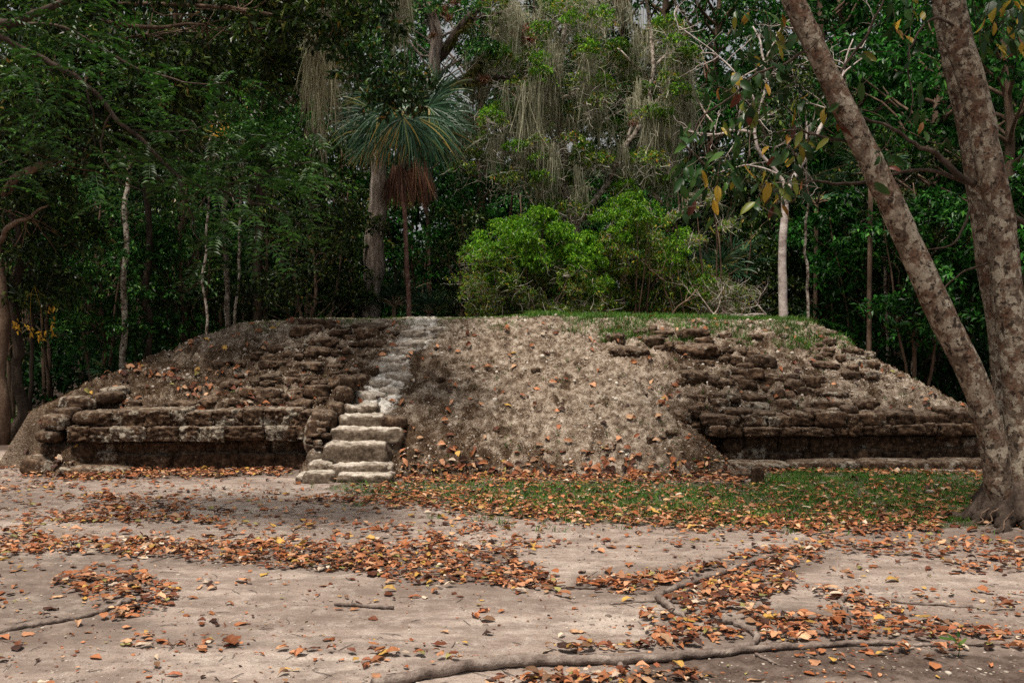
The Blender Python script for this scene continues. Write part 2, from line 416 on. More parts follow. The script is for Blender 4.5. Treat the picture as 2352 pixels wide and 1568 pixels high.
# ------------------------------------------------------------ mound height
LX, LZ = [], []
for (x, y) in ((-40, 1130), (30, 1085), (92, 1030), (118, 985), (150, 925), (232, 882), (310, 840), (430, 780), (470, 762), (520, 747), (600, 741), (690, 736)):
    p = at(x, y, 12.4); LX.append(p[0]); LZ.append(p[2])
RX, RZ = [], []
for (x, y) in ((1780, 722), (1880, 725), (1925, 737), (1968, 760), (2008, 803), (2060, 838), (2110, 872), (2170, 915), (2232, 962), (2300, 1010), (2400, 1100)):
    p = at(x, y, 12.4); RX.append(p[0]); RZ.append(p[2])
ZT = 1.70
def Yf(X): return 11.42 + .05 * X
XW0, XW1 = -5.3, 5.75
def ledge(X): return np.where(X < 0, .655, .60)
def mound_h(X, Y, fine=True):
    yf = Yf(X)
    t = Y - yf
    zl = ledge(X)
    run = 1.75
    s = np.clip((t - .38) / run, 0, 1.3)
    ztop = ZT + .02 * np.sin(X * 1.3) + .02 * (X > 0)
    prof = zl + .05 * np.clip((t - .1) / .3, 0, 1) + (ztop - zl - .05) * (1 - np.abs(1 - np.minimum(s, 1)) ** 1.15)
    front = np.where(t < .30, -.3 + 0 * t, np.where(t < .34, -.3 + (zl + .25) * (t - .30) / .04, prof - .03))
    side = np.minimum(np.interp(X, LX, LZ, left=-.2), np.interp(X, RX, RZ, right=-.3))
    side = np.where((X > -3) & (X < 3.2), 9, side)
    # the ends slope away behind too
    back = 1.72 - .62 * (Y - 16.6)
    body = smin(smin(front, side, .08), back, .15)
    # skirt of trodden earth past the left corner
    skirt = np.interp(X, [-8.5, -7.2, -6.0, -5.35, -5.1], [-.10, -.08, -.03, .10, .22]) - np.abs(Y - 12.9) * .22
    body = np.maximum(body, np.where((X < -4.95), skirt, -1))
    body = np.where((X > -5.8) & (X < -4.8) & (Y < 11.7), np.maximum(body, .34 - np.abs(X + 5.02) * .62 - np.clip(11.30 - Y, 0, 9) * .85 - np.clip(Y - 11.45, 0, 9) * 3), body)
    # central spill of rubble over the buried staircase
    tl = Y - (10.80 + .0 * X)
    line = np.clip(tl, -1, None) * .66 + .10 * np.clip(tl / .3, 0, 1) - .035 * np.clip(tl - 1.2, 0, 9)
    lat = (2.62 - X) * .95 - .10
    lft = (X + 2.42) * 3.0
    st = sst(-1.28, -1.46, X) * sst(11.75, 11.45, Y)
    fan = smin(np.where(tl < 0, -.3 + 0 * tl, line), lat, .25)
    fan = np.minimum(fan, lft) - .16 * st
    fan = np.minimum(fan, ztop + .0)
    h = smax(body, fan, .05)
    if fine:
        on = sst(-.05, .12, h)
        rough = sst(-1.6, -2.6, X) + sst(1.0, 2.0, X)
        px, py = proj(X, Y, h)
        pm = path_mask(px, py)
        a = (1 - .75 * pm) * (1 - .6 * sst(1.55, 1.68, h)) * (.3 + .7 * sst(-5.35, -5.05, X))
        h = h + on * a * (.050 * fbm(X * 1.9, Y * 2.6, 3.3, 3) + (.085 + .05 * rough) * fbm(X * 5, Y * 6, 1.1, 4, .65) + .050 * np.abs(perlin(X * 13, Y * 14, 2.2)) + .022 * perlin(X * 38, Y * 42, 5.))
        h = h + on * pm * (.045 * np.tanh(3 * np.sin((Y - 11.5) * 2 * PI / .30 + 2.5 * perlin(X * 2.5, Y * 1.5, 0.))) * sst(.8, .95, h) + .05 * fbm(X * 6, Y * 8, 44., 3) - .02)
    return h
PATH = [(862, 930, 44), (878, 900, 50), (900, 866, 40), (904, 838, 27), (926, 806, 23), (938, 786, 30), (970, 766, 25), (982, 748, 34), (975, 736, 50)]
def path_mask(px, py):
    d = seg_d(px, py, PATH)
    d = d + .9 * fbm(px * .02, py * .035, 1., 5, .65)
    return (1 - sst(.35, 1.45, d)) * (.72 + .28 * sst(745, 790, py))

def grid_mesh(xs, ys, hf):
    X, Y = np.meshgrid(xs, ys); Z = hf(X, Y)
    nx, ny = len(xs), len(ys)
    i = np.arange(ny - 1)[:, None]; j = np.arange(nx - 1)[None]
    F = np.stack([i * nx + j, i * nx + j + 1, (i + 1) * nx + j + 1, (i + 1) * nx + j], -1).reshape(-1, 4)
    return X, Y, Z, F

mound = empty('stone_mound', (0, 12, 0))
tag(mound, 'low eroded ruin mound of earth and mossy stone courses with a worn staircase', 'ruin mound')
xs = np.concatenate([np.arange(-8.6, -5.6, .05), np.arange(-5.6, 6.0, .0165), np.arange(6.0, 6.6, .05)])
ys = np.concatenate([np.arange(10.55, 13.7, .0165), np.arange(13.7, 20, .10)])
GX, GY, GZ, F = grid_mesh(xs, ys, mound_h)
px, py = proj(GX, GY, GZ)
pm = path_mask(px, py)
sn = fbm(GX * 1.1, GY * 1.4, 9., 4)
moss = .34 + .55 * sn + 1.6 * fbm(GX * 5.5, GY * 6, 19., 4, .6)
moss += .24 * sst(800, 700, px) * sst(770, 800, py) + .25 * sst(640, 900, px) * sst(980, 900, px) * sst(770, 830, py)
moss += .16 * sst(1180, 1000, px) * sst(780, 860, py)
moss += .14 * sst(985, 1060, py) * sst(1780, 1500, px)
moss -= .30 * np.exp(-(seg_d(px, py, [(1330, 760, 80), (1420, 860, 90), (1500, 980, 80)])) ** 2)
moss -= .25 * np.exp(-(seg_d(px, py, [(1180, 780, 60), (1250, 930, 60), (1290, 1010, 50)])) ** 2)
moss += .18 * sst(1500, 1600, px) * sst(1900, 1750, px) * sst(760, 800, py)
moss -= .35 * sst(775, 740, py)
moss = np.where(px < 105, .42 + sn, moss); moss = np.clip(moss, -.5, 1.0)
# columns of the sheet that never rise above the ground are dropped
keep = (GZ.ravel() > -.12)
Fk = F[keep[F].any(1)]
used = np.unique(Fk); rm = -np.ones(GX.size, int); rm[used] = np.arange(len(used))
mb = MB(); mb.add(np.stack([GX.ravel(), GY.ravel() - 12, GZ.ravel()], 1)[used], rm[Fk], None, moss=moss.ravel()[used], path=pm.ravel()[used])
mb.build('earth_slope', M['earth'], mound)

def interp_grid(X, Y):
    ix = np.clip(np.searchsorted(xs, X) - 1, 0, len(xs) - 2); iy = np.clip(np.searchsorted(ys, Y) - 1, 0, len(ys) - 2)
    fx = np.clip((X - xs[ix]) / (xs[ix + 1] - xs[ix]), 0, 1); fy = np.clip((Y - ys[iy]) / (ys[iy + 1] - ys[iy]), 0, 1)
    z = GZ[iy, ix] * (1 - fx) * (1 - fy) + GZ[iy, ix + 1] * fx * (1 - fy) + GZ[iy + 1, ix] * (1 - fx) * fy + GZ[iy + 1, ix + 1] * fx * fy
    out = (X < xs[0]) | (X > xs[-1]) | (Y < ys[0]) | (Y > ys[-1])
    return np.where(out, -1, z)
def on_mound(x, y):
    """first hit of the picture ray with the mound; arrays -> points, ok"""
    x = np.asarray(x, float); y = np.asarray(y, float)
    v = (784 - y) / FPX; dy = cp + sp * v; dz = -sp + cp * v; u = (x - 1176) / FPX
    hit = np.full(x.shape, np.nan)
    for Y in np.arange(10.6, 15.5, .02):
        X = u * Y / dy; Z = EYE + dz * Y / dy
        h = interp_grid(X, np.full(x.shape, Y))
        k = np.isnan(hit) & (Z <= h) & (h > 0); hit[k] = Y
    X = u * hit / dy; Z = EYE + dz * hit / dy
    return np.stack([X, hit, Z], -1), ~np.isnan(hit)
def mnormal(X, Y, e=.05):
    a = (interp_grid(X + e, Y) - interp_grid(X - e, Y)) / (2 * e); b = (interp_grid(X, Y + e) - interp_grid(X, Y - e)) / (2 * e)
    return nrm(np.stack([-np.clip(a, -2, 2), -np.clip(b, -2, 2), np.ones_like(a)], -1))

rnd = random.Random(11); rs = np.random.RandomState(11)
OFF = np.array([0, -12, 0])
# ---- dressed stone terrace wall, left: low set-back wall and the course that overhangs it
def course(mb, x0, x1, z0, z1, yoff, depth, wmin, wmax, p=5., amp=.07, jit=.012, gap=.004, n=6, fr=1.7, ztaper=None, skip=0.):
    x = x0
    while x < x1 - .04:
        w = rnd.uniform(wmin, wmax)
        if x + w > x1 - wmin * .5: w = x1 - x
        if rnd.random() >= skip:
            zz0, zz1 = z0, z1 + rnd.uniform(-1, 1) * jit
            if ztaper: zz1 = min(zz1, ztaper(x + w / 2))
            c = (x + w / 2, Yf(x + w / 2) + yoff + depth / 2 + rnd.uniform(-1, 1) * jit * 1.5, (zz0 + zz1) / 2)
            rock(mb, np.array(c) + OFF, (w - gap, depth, zz1 - zz0 - gap * .5), rnd.uniform(-.04, .04), (rnd.uniform(-.02, .02), rnd.uniform(-.05, .05)), n, p, amp, fr, rnd.uniform(0, 50), .05)
        x += w
XL0, XL1 = gnd(100, 1090)[0] - .05, -2.12
mb = MB()
course(mb, -5.02, XL1, -.10, .19, .02, .5, .35, .75, 12, .08, .015, -.04, 9, 2.6)
course(mb, -4.95, XL1, .15, .325, .09, .45, .30, .7, 12, .09, .012, -.04, 9, 2.6)
rock(mb, np.array((-4.98, 11.45, .10)) + OFF, (.62, .6, .52), .1, (.0, .1), 9, 3.5, .12, 1.6, 5)
rock(mb, np.array((-5.22, 11.25, .02)) + OFF, (.60, .5, .26), .2, (.25, .0), 9, 3.4, .2, 1.8, 8, .04)
rock(mb, np.array((-5.12, 11.42, .16)) + OFF, (.5, .5, .3), .1, (.2, .0), 9, 3.6, .2, 1.8, 9, .04)
rock(mb, np.array((-4.7, 11.2, -.02)) + OFF, (.9, .5, .2), .02, (.03, .0), 9, 4., .2, 1.8, 19, .04)
mb.build('base_wall', M['stone_base'] if 'stone_base' in M else M['stone'], mound)
mb = MB()
course(mb, -4.98, -2.25, .34, .515, -.09, .46, .22, .46, 12, .15, .016, -.014, 16, 3.2)
course(mb, -4.80, -2.16, .495, .672, -.05, .46, .16, .44, 12, .16, .02, -.016, 16, 3.2)
for (x, y, Y, w, h, d) in ((118, 1000, 11.2, .30, .14, .35), (135, 968, 11.25, .30, .18, .35), (185, 924, 11.55, .45, .16, .35), (250, 912, 11.6, .36, .14, .3), (265, 898, 11.8, .34, .12, .3), (160, 948, 11.4, .30, .14, .3), (205, 958, 11.25, .32, .15, .3)):
    rock(mb, at(x, y, Y) + OFF, (w, d, h), rnd.uniform(-.2, .2), (rnd.uniform(-.1, .1), 0), 9, 3.4, .12, 1.6, rnd.uniform(0, 50), .02)
mb.build('upper_course', M['stone_pale'], mound)
# ---- right terrace
mb = MB()
course(mb, 2.50, 5.75, -.10, .16, .06, .5, .28, .6, 9, .13, .03, -.03, 9, 2.6)
course(mb, 2.48, 5.75, .12, .32, .10, .45, .22, .5, 8, .14, .02, -.02, 9, 2.6)
mb.build('base_wall', M['stone'], mound)
mb = MB()
course(mb, 2.30, 5.72, .34, .47, -.06, .44, .14, .42, 6, .17, .03, -.012, 9, 2.4)
course(mb, 2.24, 5.70, .45, .60, -.02, .44, .14, .44, 6, .17, .035, -.012, 9, 2.4)
course(mb, 2.5, 5.5, .57, .65, .06, .32, .12, .36, 4, .17, .04, .0, 6, 2.2, None, .3)
mb.build('upper_course', M['stone'], mound)
mb = MB()
course(mb, 2.45, 5.9, -.08, .085, -.33, .34, .5, 1.1, 7, .05, .008, .004, 9)
mb.build('plinth', M['plinth'] if 'plinth' in M else M['stone_pale'], mound)

WORN = []
# ---- broken courses showing through the slope
def rubble(rows, mb, p=2.9, dens=1.0, hscale=1.):
    for (x0, x1, y0, y1, w, h) in rows:
        x = x0 + rnd.uniform(0, w * .4)
        while x < x1:
            ww = w * rnd.choice((.5, .7, .8, 1., 1.2, 1.5)) * rnd.uniform(.85, 1.15); hh = h * rnd.uniform(.65, 1.45) * hscale
            f = (x - x0) / max(1, (x1 - x0)); y = y0 + (y1 - y0) * f + rnd.uniform(-7, 7)
            if rnd.random() < dens:
                P, ok = on_mound(np.array([x]), np.array([y]))
                if ok[0]:
                    sc = P[0][1] / FPX
                    rock(mb, P[0] + OFF + np.array([0, hh * sc * .18, -hh * sc * .02]), (ww * sc, max(ww * .8, hh * 1.7) * sc, hh * sc), rnd.uniform(-.3, .3), (rnd.uniform(-.12, .12), rnd.uniform(-.22, .22)), 9, p + rnd.uniform(-.6, 1.6), .26, 1.7, rnd.uniform(0, 60), .05)
            x += ww * rnd.uniform(.8, 1.15)
mb = MB()
rubble([(470, 770, 930, 925, 40, 22), (300, 480, 935, 930, 40, 22), (560, 770, 905, 900, 50, 24), (640, 790, 918, 880, 44, 26), (500, 800, 882, 872, 34, 16), (540, 760, 862, 855, 30, 15),
        (480, 640, 845, 838, 44, 19), (600, 800, 838, 842, 32, 15), (560, 700, 822, 818, 40, 17), (640, 860, 818, 812, 34, 16), (620, 700, 802, 800, 44, 18), (720, 880, 800, 795, 40, 17),
        (700, 860, 782, 778, 42, 18), (690, 860, 762, 758, 52, 22), (730, 880, 748, 744, 50, 16), (760, 860, 860, 850, 30, 20), (770, 830, 900, 875, 36, 26)], mb, 2.9, .9)
mb.build('rubble_courses', M['stone'], mound)
mb = MB()
rubble([(1385, 1560, 763, 760, 44, 20), (1400, 1570, 782, 777, 42, 22), (1410, 1560, 802, 797, 40, 20), (1590, 1680, 770, 768, 50, 18), (1600, 1760, 786, 780, 44, 17), (1590, 1700, 802, 800, 60, 18),
        (1600, 1760, 820, 808, 50, 20), (1610, 1780, 838, 822, 48, 20), (1700, 1790, 842, 836, 40, 26), (1590, 1700, 858, 856, 44, 22), (1560, 1720, 878, 876, 44, 24), (1680, 1760, 868, 862, 44, 24),
        (1770, 1900, 870, 866, 40, 22), (1700, 1890, 890, 884, 42, 24), (1590, 1700, 915, 908, 40, 20), (1690, 1960, 908, 903, 44, 22), (1600, 1800, 932, 926, 42, 22), (1780, 2010, 930, 932, 48, 22),
        (1560, 1680, 952, 948, 40, 22), (1570, 1660, 972, 975, 38, 20), (1600, 1670, 995, 1000, 36, 20), (1640, 1670, 1018, 1024, 34, 22), (1880, 1990, 792, 790, 30, 14), (1885, 2000, 806, 806, 32, 15),
        (1875, 2005, 822, 822, 32, 16), (1890, 2000, 838, 842, 36, 18), (1900, 1960, 772, 768, 30, 12), (1950, 2000, 862, 858, 34, 18), (1490, 1560, 1010, 985, 26, 14), (1560, 1600, 845, 880, 34, 20)], mb, 2.9, .92)
mb.build('rubble_courses', M['stone'], mound)
# worn remains of the upper treads
for i, (x, y, w, h_) in enumerate(((850, 912, 66, 20), (905, 900, 60, 18), (870, 884, 70, 16), (915, 868, 56, 18), (880, 852, 60, 15), (914, 846, 56, 22), (903, 828, 54, 14), (935, 812, 46, 18), (918, 800, 44, 12), (940, 792, 64, 16), (968, 778, 50, 12), (950, 764, 60, 12), (1000, 758, 54, 12), (960, 748, 50, 9))):
    P, ok = on_mound(np.array([float(x)]), np.array([float(y)])); sc = P[0][1] / FPX; mb = MB()
    rock(mb, P[0] + OFF + [0, .10, -.012], (w * sc * 1.15, .30, h_ * sc * 1.6), rnd.uniform(-.15, .15), (rnd.uniform(-.08, .08), rnd.uniform(-.1, .15)), 9, 4., .24, 2.2, 70 + i, .04)
    WORN.append(mb)
# single stones in the spill
mb = MB()
for (x, y, w, h) in ((1013, 872, 22, 16), (790, 750, 40, 10), (1615, 742, 36, 14), (1800, 772, 24, 14), (1005, 800, 18, 9), (720, 870, 20, 9), (905, 765, 30, 12), (1735, 945, 50, 14), (2190, 950, 24, 16), (2225, 958, 26, 20), (1480, 905, 16, 8), (1230, 850, 22, 14), (1140, 990, 16, 9), (1390, 1045, 20, 9)):
    P, ok = on_mound(np.array([x]), np.array([y]))
    if ok[0]:
        sc = P[0][1] / FPX; rock(mb, P[0] + OFF, (w * sc, w * sc * .8, h * sc), rnd.uniform(-1, 1), (0, 0), 6, 3., .15, 1.5, rnd.uniform(0, 50))
mb.build('loose_stones', M['stone_pale'], mound)

# ---- staircase
stair = empty('staircase', (0, 0, 0)); stair.parent = mound
for q in WORN: q.build('worn_step', M['worn'], stair)
def step_block(xa, xb, ytop, Yfront, zlow, depth, seed, p=9., amp=.035, name='step'):
    a = at(xa, ytop, Yfront); b = at(xb, ytop, Yfront); z1 = a[2]
    mb = MB()
    c = np.array([(a[0] + b[0]) / 2, Yfront + depth / 2, (z1 + zlow) / 2]) + OFF
    rock(mb, c, (b[0] - a[0], depth, z1 - zlow), .02, (0, rnd.uniform(-.02, .02)), 16, p * 1.15, amp * 3.0, 2.4, seed, .045)
    mb.build(name, M['step'], stair)
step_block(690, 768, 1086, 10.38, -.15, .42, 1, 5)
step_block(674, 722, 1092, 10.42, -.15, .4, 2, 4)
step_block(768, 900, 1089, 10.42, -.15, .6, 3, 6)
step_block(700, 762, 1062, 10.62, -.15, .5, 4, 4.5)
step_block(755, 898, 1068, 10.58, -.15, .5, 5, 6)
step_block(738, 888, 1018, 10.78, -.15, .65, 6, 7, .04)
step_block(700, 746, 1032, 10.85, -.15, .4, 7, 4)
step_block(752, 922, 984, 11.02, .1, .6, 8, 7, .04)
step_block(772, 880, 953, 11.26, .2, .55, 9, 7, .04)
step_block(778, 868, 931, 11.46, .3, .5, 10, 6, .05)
mb = MB()
for (x, y, Y, w, h) in ((712, 1012, 10.98, 26, 14), (728, 1016, 10.95, 30, 12), (722, 1000, 11.0, 30, 12), (738, 990, 11.05, 26, 14), (748, 1000, 11.02, 22, 14), (745, 976, 11.1, 24, 16), (715, 1024, 10.95, 24, 10), (735, 1028, 10.93, 28, 10)):
    sc = Y / FPX; rock(mb, at(x, y, Y) + OFF, (w * sc * rnd.uniform(.6, 1.1), w * sc, h * sc * rnd.uniform(.7, 1.2)), rnd.uniform(-1, 1), (rnd.uniform(-.4, .4), 0), 6, 3.2, .28, 1.5, rnd.uniform(0, 50))
mb.build('packing_stones', M['stone_pale'], stair)
mb = MB()
for (x, y, Y, w, h, d) in ((728, 1000, 11.22, 56, 90, .3), (745, 965, 11.3, 60, 50, .4), (770, 940, 11.45, 40, 36, .3), (790, 905, 11.65, 44, 40, .3), (800, 880, 11.75, 40, 36, .3), (905, 968, 11.35, 60, 30, .3)):
    sc = Y / FPX; rock(mb, at(x, y, Y) + OFF, (w * sc, d, h * sc), .05, (.1, 0), 9, 3.4, .12, 1.8, rnd.uniform(0, 50), .02)
mb.build('side_wall', M['stone'], stair)

# ------------------------------------------------------------ ground
GRASS = [(740, 1122), (800, 1106), (950, 1104), (1200, 1102), (1500, 1105), (1700, 1112), (1780, 1080), (1850, 1066), (2050, 1078), (2290, 1085), (2300, 1205), (2100, 1216), (1900, 1212), (1700, 1214), (1500, 1206), (1300, 1200), (1130, 1186), (1000, 1164), (880, 1148), (780, 1136)]
def poly_in(px, py, P):
    ins = np.zeros(np.shape(px), bool); n = len(P)
    for i in range(n):
        x0, y0 = P[i]; x1, y1 = P[(i + 1) % n]
        c = ((y0 > py) != (y1 > py)) & (px < (x1 - x0) * (py - y0) / (y1 - y0 + 1e-12) + x0)
        ins ^= c
    return ins
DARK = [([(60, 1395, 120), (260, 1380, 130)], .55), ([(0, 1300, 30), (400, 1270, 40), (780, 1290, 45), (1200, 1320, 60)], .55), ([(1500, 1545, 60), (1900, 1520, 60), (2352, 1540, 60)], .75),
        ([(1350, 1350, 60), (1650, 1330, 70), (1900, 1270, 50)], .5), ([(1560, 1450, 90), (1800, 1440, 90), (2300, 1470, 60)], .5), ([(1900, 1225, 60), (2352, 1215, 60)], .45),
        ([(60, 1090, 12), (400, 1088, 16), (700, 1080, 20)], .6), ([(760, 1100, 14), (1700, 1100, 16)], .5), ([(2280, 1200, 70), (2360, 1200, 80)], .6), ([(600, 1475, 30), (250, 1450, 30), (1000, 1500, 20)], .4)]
def gh(X, Y):
    near = sst(30, 14, Y)
    h = .018 * fbm(X * .8, Y * 1.1, 4., 3) + .010 * fbm(X * 4, Y * 5, 2., 3) * sst(13, 10, Y)
    px, py = proj(X, Y, 0 * X)
    # a slab edge of the old plaster floor in the near left
    ey = 1478 + 20 * np.sin(px * .006) + 10 * fbm(px * .01, 0., 2., 3) + np.clip(px - 500, 0, 9e9) * .03
    e = sst(-10, 6, py - ey) * sst(1250, 900, px)
    h = h + .022 * e
    e2 = sst(-5, 4, py - (1140 + .03 * px)) * 0
    return h * near - .004
xs2 = np.concatenate([[-160, -90, -50, -30, -20, -14], np.arange(-10, -4.2, .12), np.arange(-4.2, 4.2, .02), np.arange(4.2, 10, .12), [14, 20, 30, 50, 90, 160]])
ys2 = np.concatenate([[-60, -30, -12, -5, 0, 2, 3.5], np.arange(4.3, 8.5, .016), np.arange(8.5, 12.5, .04), np.arange(12.5, 24, .25), [26, 30, 36, 45, 60, 90, 180]])
X2, Y2, Z2, F2 = grid_mesh(xs2, ys2, gh)
Z2 += np.where((Y2 < 9) & (Y2 > 4.2), .006 * perlin(X2 * 22, Y2 * 26, 1.) + .004 * perlin(X2 * 50, Y2 * 50, 1.), 0)
ppx, ppy = proj(X2, np.maximum(Y2, 2.), Z2)
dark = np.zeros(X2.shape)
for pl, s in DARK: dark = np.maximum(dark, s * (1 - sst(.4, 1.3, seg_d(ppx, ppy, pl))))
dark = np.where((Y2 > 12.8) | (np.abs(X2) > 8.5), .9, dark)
green = poly_in(ppx, ppy, GRASS) * .55 * (Y2 < 12.6)
lawn = np.exp(-((X2 + 7.6) / 1.9) ** 2 - ((Y2 - 16.4) / 1.5) ** 2)
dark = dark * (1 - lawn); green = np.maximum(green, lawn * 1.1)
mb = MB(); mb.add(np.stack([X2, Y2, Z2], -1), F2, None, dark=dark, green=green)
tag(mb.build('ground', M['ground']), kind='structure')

# ------------------------------------------------------------ leaf litter
BANDS = [([(930, 1104, 8), (1300, 1103, 8), (1700, 1104, 10)], 260), ([(1780, 1082, 5), (2250, 1092, 5)], 200),  # polyline in the picture (x, y, half width), leaves per m2
    ([(150, 1096, 9), (320, 1088, 12), (480, 1080, 16), (640, 1072, 20), (700, 1066, 22)], 330),
    ([(770, 1102, 9), (900, 1096, 12), (960, 1080, 16), (1050, 1090, 12), (1300, 1092, 9), (1500, 1096, 9), (1700, 1096, 14)], 300),
    ([(1690, 1050, 14), (1740, 1065, 18), (1800, 1080, 14)], 380),
    ([(900, 1150, 16), (1100, 1160, 26), (1300, 1180, 22), (1600, 1195, 22), (1900, 1205, 22), (2150, 1200, 24)], 230),
    ([(790, 1128, 8), (1000, 1125, 20), (1400, 1140, 34), (1900, 1150, 40), (2250, 1150, 44)], 100),
    ([(0, 1258, 22), (150, 1250, 20), (350, 1262, 22), (600, 1272, 26), (800, 1285, 34), (1000, 1288, 50), (1150, 1320, 36), (1260, 1338, 18)], 230),
    ([(1000, 1290, 70), (1180, 1275, 40)], 100),
    ([(1050, 1205, 20), (1150, 1235, 30), (1200, 1270, 30)], 70),
    ([(130, 1195, 8), (330, 1190, 9), (520, 1200, 6)], 210), ([(150, 1148, 6), (250, 1146, 8), (400, 1150, 5)], 200), ([(200, 1168, 7), (340, 1168, 8), (430, 1172, 5)], 200),
    ([(700, 1150, 6), (860, 1148, 8), (1000, 1160, 10)], 200), ([(0, 1125, 8), (150, 1120, 6)], 90), ([(700, 1208, 8), (900, 1215, 8), (970, 1218, 5)], 100), ([(0, 1240, 10), (80, 1200, 14)], 120),
    ([(140, 1340, 16), (260, 1355, 34), (370, 1345, 16)], 190), ([(230, 1390, 26), (340, 1385, 34), (390, 1365, 16)], 200),
    ([(1340, 1345, 14), (1460, 1345, 22), (1600, 1330, 26), (1720, 1300, 26), (1860, 1275, 24)], 240),
    ([(1520, 1390, 30), (1680, 1370, 44), (1800, 1330, 26)], 260),
    ([(1500, 1430, 30), (1620, 1460, 44), (1750, 1450, 50), (1900, 1450, 40), (2050, 1460, 40), (2200, 1465, 28), (2352, 1470, 20)], 230),
    ([(1880, 1360, 18), (1960, 1400, 36), (2080, 1440, 36)], 180),
    ([(1260, 1500, 10), (1420, 1495, 12), (1550, 1480, 18)], 220),
    ([(1130, 1568, 16), (1300, 1560, 20), (1500, 1560, 24), (1600, 1550, 14)], 230),
    ([(1880, 1245, 12), (2020, 1265, 18), (2200, 1255, 20), (2352, 1262, 24)], 120), ([(2200, 1300, 14), (2352, 1300, 16)], 100), ([(2100, 1370, 20), (2352, 1380, 30)], 35),
    ([(1000, 1515, 12), (1100, 1512, 8)], 90), ([(660, 1495, 10), (860, 1500, 12), (1000, 1505, 8)], 60), ([(250, 1475, 10), (420, 1470, 20), (560, 1480, 10)], 60),
    ([(0, 1060, 10), (70, 1075, 14), (120, 1092, 6)], 150), ([(1200, 1362, 16), (1300, 1358, 14)], 60), ([(1830, 1500, 14), (1960, 1520, 14)], 60), ([(60, 1010, 12), (150, 1012, 14)], 60)]
def leaf_density(px, py):
    nz = fbm(px * .012, py * .035, 0., 3)
    d = 4. + 60 * np.clip(fbm(px * .006, py * .022, 8., 4) + .02, 0, 1) + np.where(py < 1260, 12. + 90 * np.clip(fbm(px * .008, py * .05, 5., 4) + .05, 0, 1), 0)
    for pl, s in BANDS:
        q = seg_d(px, py, pl) + nz * .9
        d = np.maximum(d, s * (1 - sst(.75, 1.25, q)))
    return d
ROOTS = [[(1120, 1540, 32), (1220, 1529, 30), (1400, 1524, 25), (1600, 1512, 22), (1750, 1496, 18), (1950, 1484, 14), (2200, 1480, 10), (2400, 1478, 6)], [(1300, 1520, 12), (1420, 1512, 14), (1560, 1506, 17), (1680, 1498, 20), (1728, 1482, 19), (1735, 1462, 18), (1705, 1440, 16), (1660, 1428, 12)],
 [(1765, 1280, 10), (1700, 1302, 12), (1620, 1328, 14), (1560, 1350, 16), (1518, 1366, 18), (1512, 1380, 18), (1535, 1398, 20), (1560, 1412, 15)], [(1938, 1380, 13), (1930, 1392, 14), (1942, 1408, 14), (1947, 1432, 14)], [(-40, 1462, 14), (60, 1440, 13), (160, 1424, 12), (230, 1408, 12), (280, 1390, 12), (320, 1378, 9)]]
ROOTS = [[(a, b, c * .8) for a, b, c in q] for q in ROOTS]
N = 300000
X = rs.uniform(-7, 6.6, N); Y = rs.uniform(4.6, 12.0, N)
a_per = 13.6 * 7.4 / N
z = gh(X, Y); mh = interp_grid(X, Y); z = np.where(mh > z, mh, z)
px, py = proj(X, Y, z)
D = leaf_density(px, py) * a_per * 2.9 * np.where(poly_in(px, py, GRASS) & (py < 1165), .88, 1.15)
ok = (rs.rand(N) < D) & (px > -60) & (px < 2420) & (py < 1640)
ok &= ~((px > 672) & (px < 905) & (py > 1005) & (py < 1112) & (rs.rand(N) > .02))
ok &= (mh < .30)
for RP in ROOTS: ok &= ~((seg_d(px, py + 2, RP) < 1.15) & (rs.rand(N) < .94))
X, Y, z, D = X[ok], Y[ok], z[ok], D[ok] / a_per
n = len(X)
th = rs.rand(n) * 2 * PI
A = np.stack([np.cos(th), np.sin(th), (rs.rand(n) - .5) * .2 + (rs.rand(n) < .04) * rs.rand(n) * .7], 1)
nz_ = np.stack([rs.normal(size=n) * .14, rs.normal(size=n) * .14, np.ones(n)], 1)
L = rs.uniform(.04, .098, n) * np.where(rs.rand(n) < .5, .55, 1) * np.where(rs.rand(n) < .06, 1.35, 1); W = L * rs.uniform(.42, .68, n)
pile = np.clip(D / 300, 0, 1)
lift = .006 + pile * rs.rand(n) * .035
P = np.stack([X, Y, z + lift], 1) - A * (L / 2)[:, None]; P[:, 2] = np.maximum(P[:, 2], z + .002)
mb = MB(); big_leaves(mb, P, A, nz_, L, W, rs.rand(n) ** 3 * .9, rs.rand(n) ** 2.5 * .7, rs, .7)
tag(mb.build('leaf_litter', M['litter'], smooth=False), 'dry orange and brown leaves strewn in drifts over the dirt and lawn', 'leaf litter', kind='stuff')
print('ground leaves', n)
n = 9000; X = rs.uniform(-6, 6, n); Y = 4.7 + 6 * rs.rand(n) ** 1.3; z = gh(X, Y); px, py = proj(X, Y, z)
k = (rs.rand(n) < .16 + .6 * (fbm(X * .9, Y * 1.6, 3., 3) > .05) + .5 * np.clip(leaf_density(px, py) / 150, 0, 1)) & (interp_grid(X, Y) < .02); X, Y, z = X[k], Y[k], z[k]; n = len(X)
th = rs.rand(n) * 2 * PI; A = np.stack([np.cos(th), np.sin(th), 0 * th], 1); L = rs.uniform(.008, .032, n)
mb = MB(); leaf_quads(mb, np.stack([X, Y, z + .004], 1), A, np.stack([rs.normal(size=n) * .3, rs.normal(size=n) * .3, np.ones(n)], 1), L, L * rs.uniform(.3, .8, n), .1, .0)
tag(mb.build('leaf_crumbs', M['litter'], smooth=False), 'tiny broken leaf crumbs sprinkled over the bare dirt', 'leaf crumbs', kind='stuff')

